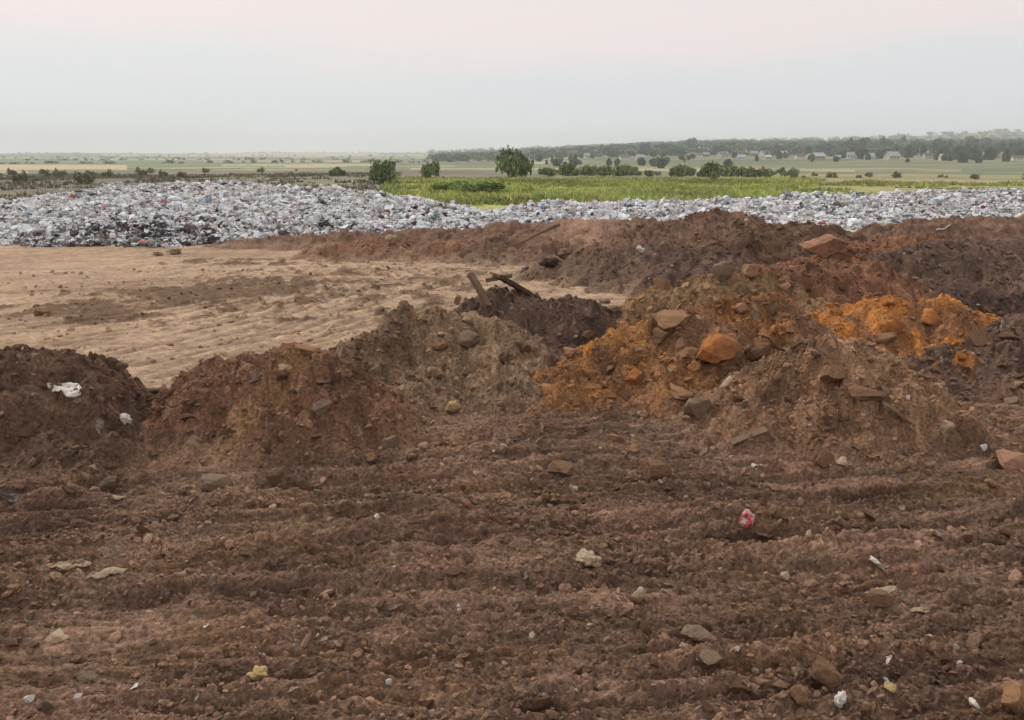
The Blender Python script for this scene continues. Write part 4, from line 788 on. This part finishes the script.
# ------------------------------------------------------------------ village houses
WM = [plain_mat('white_wall', lin(214, 210, 202), .5, .9, 1.1, 0), plain_mat('cream_wall', lin(196, 184, 160), .5, .9, 1.1, 0), plain_mat('brick_wall', lin(150, 126, 110), .5, .9, 1.1, 0)]
RM = [plain_mat('grey_slate_roof', lin(150, 154, 160), .8, .9, 1.1, 0), plain_mat('brown_roof', lin(116, 104, 98), .8, .9, 1.1, 0), plain_mat('pale_sheet_roof', lin(186, 190, 196), .8, .9, 1.1, 0)]
WG = plain_mat('window_glass', lin(60, 66, 74), 1, 1, 1, 0, .2, .5)
def house(k, L=9, W=7, Hh=3, wall=0, roof=0):
    root = bpy.data.objects.new('house', None); COL.objects.link(root)
    def bx(x0, x1, y0, y1, z0, z1):
        return np.array([[x0, y0, z0], [x1, y0, z0], [x1, y1, z0], [x0, y1, z0], [x0, y0, z1], [x1, y0, z1], [x1, y1, z1], [x0, y1, z1]]), np.array([[0, 3, 2, 1], [4, 5, 6, 7], [0, 1, 5, 4], [1, 2, 6, 5], [2, 3, 7, 6], [3, 0, 4, 7]])
    rh = W*.38
    v = np.array([[-L/2, -W/2, -1], [L/2, -W/2, -1], [L/2, W/2, -1], [-L/2, W/2, -1], [-L/2, -W/2, Hh], [L/2, -W/2, Hh], [L/2, W/2, Hh], [-L/2, W/2, Hh], [-L/2, 0, Hh+rh], [L/2, 0, Hh+rh]])
    f = np.array([[0, 1, 5], [0, 5, 4], [1, 2, 6], [1, 6, 5], [2, 3, 7], [2, 7, 6], [3, 0, 4], [3, 4, 7], [5, 6, 9], [7, 4, 8]])
    npmesh('wall', v, f, WM[wall], None, False, root)
    e = .5; t_ = .18; rv, rf, off = [], [], 0
    for s in (-1, 1):
        a = np.array([[-L/2-e, s*(W/2+e), Hh-e*.7], [L/2+e, s*(W/2+e), Hh-e*.7], [L/2+e, 0, Hh+rh+.06], [-L/2-e, 0, Hh+rh+.06]]); b = a+[0, 0, t_]
        q, qf = np.vstack([a, b]), np.array([[0, 3, 2, 1], [4, 5, 6, 7], [0, 1, 5, 4], [1, 2, 6, 5], [2, 3, 7, 6], [3, 0, 4, 7]]); rv.append(q); rf.append(qf+off); off += 8
    ro = npmesh('roof', np.vstack(rv), np.vstack(rf), RM[roof], None, False, root)
    cv_, cf = bx(L*.2, L*.2+.6, -.3, .3, Hh+rh*.5, Hh+rh+.9); npmesh('chimney', cv_, cf, WM[2], None, False, ro)
    for x_ in (-L*.3, 0, L*.3):
        v_, f_ = bx(x_-.5, x_+.5, -W/2-.05, -W/2+.1, 1, 2.3); npmesh('window', v_, f_, WG, None, False, root)
    return root
hp = [house(0, 10, 8, 3.2, 0, 0), house(1, 9, 7, 3, 1, 2), house(2, 12, 8, 3.4, 0, 1), house(3, 8, 7, 3, 2, 0)]; first = [True]*4
hs_ = [(640, 620), (655, 800), (672, 900), (706, 720), (742, 600), (768, 640), (800, 650), (838, 600), (852, 640), (700, 980), (620, 900), (596, 820), (730, 1050), (945, 620), (958, 700), (972, 640), (985, 760), (1004, 680), (1018, 600), (905, 720), (870, 620), (783, 760), (925, 800), (575, 950), (662, 1080), (1030, 820), (885, 900)]
hs_ = hs_+[(1030-470*random.random()**1.2, random.uniform(600, 1200)) for _ in range(48)]
for k, (u, R) in enumerate(hs_):
    i = k % 4; o = hp[i] if first[i] else copy_tree(hp[i]); first[i] = False; place_at(o, u, R, random.uniform(.45, .72), random.uniform(-.8, .8))
    tag(o, ['white house with grey roof among the trees of the distant village', 'cream house with pale sheet roof among the trees of the distant village', 'white house with brown roof among the trees of the distant village', 'brick house with grey roof among the trees of the distant village'][i], 'house', 'houses of the distant village')
# big grey shed roofs
for u, R, s, lab in ((818, 600, (.85, .8, .75), 'large pale house with a wide grey roof at the near edge of the village'), (892, 620, (.9, .9, .95), 'tall grey roofed shed at the near edge of the village')):
    o = copy_tree(hp[1]); place_at(o, u, R, 1, .25); o.scale = s; tag(o, lab, 'house' if u < 850 else 'shed')
    if 'group' in o: del o['group']

# ------------------------------------------------------------------ air
bpy_me = bpy.data.meshes.new('haze')
L = 4500; zb = float(GZ.min())-1; ztp = float(GZ.max())+12
hv = [(sx*L, sy*L, z_) for z_ in (zb, ztp) for sx, sy in ((-1, -1), (1, -1), (1, 1), (-1, 1))]
bpy_me.from_pydata(hv, [], [(0, 3, 2, 1), (4, 5, 6, 7), (0, 1, 5, 4), (1, 2, 6, 5), (2, 3, 7, 6), (3, 0, 4, 7)])
mh = bpy.data.materials.new('haze_air'); mh.use_nodes = True; nt = mh.node_tree; nt.nodes.remove(nt.nodes['Principled BSDF'])
pv = nt.nodes.new('ShaderNodeVolumePrincipled'); pv.inputs['Color'].default_value = (.92, .96, 1, 1); pv.inputs['Density'].default_value = .00032; pv.inputs['Anisotropy'].default_value = .0
nt.links.new(pv.outputs[0], nt.nodes['Material Output'].inputs['Volume'])
bpy_me.materials.append(mh); hz = bpy.data.objects.new('haze', bpy_me); link(hz); tag(hz, kind='stuff')

# ------------------------------------------------------------------ light: overcast sky, weak wide sun
SE, SA = 48, -35          # elevation, azimuth from +Y towards +X
w = bpy.data.worlds.new('World'); sc.world = w; w.use_nodes = True; nt = w.node_tree; bg = nt.nodes['Background']
sky = nt.nodes.new('ShaderNodeTexSky'); sky.sky_type = 'NISHITA'; sky.sun_disc = False; sky.sun_elevation = R_(SE); sky.sun_rotation = R_(SA); sky.dust_density = 3
bg.inputs['Strength'].default_value = .10
tc = nt.nodes.new('ShaderNodeTexCoord'); sep = nt.nodes.new('ShaderNodeSeparateXYZ'); nt.links.new(tc.outputs['Generated'], sep.inputs[0])
mp = nt.nodes.new('ShaderNodeMapping'); mp.inputs['Scale'].default_value = (1, 1, 7); nt.links.new(tc.outputs['Generated'], mp.inputs[0])
n_ = nt.nodes.new('ShaderNodeTexNoise'); n_.inputs['Scale'].default_value = 2.2; n_.inputs['Detail'].default_value = 6; nt.links.new(mp.outputs[0], n_.inputs[0])
ad = nt.nodes.new('ShaderNodeMath'); ad.operation = 'MULTIPLY_ADD'; nt.links.new(n_.outputs['Fac'], ad.inputs[0]); ad.inputs[1].default_value = .13; nt.links.new(sep.outputs['Z'], ad.inputs[2])
cr = nt.nodes.new('ShaderNodeValToRGB'); nt.links.new(ad.outputs[0], cr.inputs[0])
els = [(.06, (222, 224, 224)), (.10, (209, 214, 217)), (.15, (208, 211, 214)), (.205, (225, 213, 211)), (.5, (212, 211, 213))]
while len(cr.color_ramp.elements) < len(els): cr.color_ramp.elements.new(.5)
for e_, (p_, c_) in zip(cr.color_ramp.elements, els): e_.position = p_; e_.color = (*(lin(*c_)), 1)
sc10 = nt.nodes.new('ShaderNodeVectorMath'); sc10.operation = 'SCALE'; sc10.inputs['Scale'].default_value = 10.0; nt.links.new(cr.outputs[0], sc10.inputs[0])
mx = nt.nodes.new('ShaderNodeMix'); mx.data_type = 'RGBA'; mx.inputs[0].default_value = .9; nt.links.new(sky.outputs[0], mx.inputs[6]); nt.links.new(sc10.outputs[0], mx.inputs[7])
nt.links.new(mx.outputs[2], bg.inputs['Color'])
sl = bpy.data.lights.new('sun', 'SUN'); sl.energy = 1.5; sl.angle = R_(10); sl.color = (1, .94, .86)
so = bpy.data.objects.new('sun', sl); link(so)
a = R_(SA); e = R_(SE); dv = Vector((math.sin(a)*math.cos(e), math.cos(a)*math.cos(e), math.sin(e))); so.rotation_euler = dv.to_track_quat('Z', 'Y').to_euler(); so.location = dv*50

cam = bpy.data.cameras.new('camera'); cam.sensor_width = 36; cam.lens = F/1024*36; cam.clip_start = .05; cam.clip_end = 20000
co = bpy.data.objects.new('camera', cam); link(co); co.location = (0, 0, H); co.rotation_euler = (PI/2-PITCH, 0, 0); sc.camera = co
sc.render.resolution_x = 1024; sc.render.resolution_y = 720
sc.view_settings.view_transform = 'Standard'; sc.view_settings.look = 'None'; sc.view_settings.gamma = 1; sc.view_settings.exposure = .3; sc.view_settings.use_curve_mapping = False
sc.cycles.use_denoising = True; sc.cycles.max_bounces = 5; sc.cycles.diffuse_bounces = 3; sc.cycles.volume_bounces = 2; sc.cycles.use_adaptive_sampling = True; sc.cycles.adaptive_threshold = .02
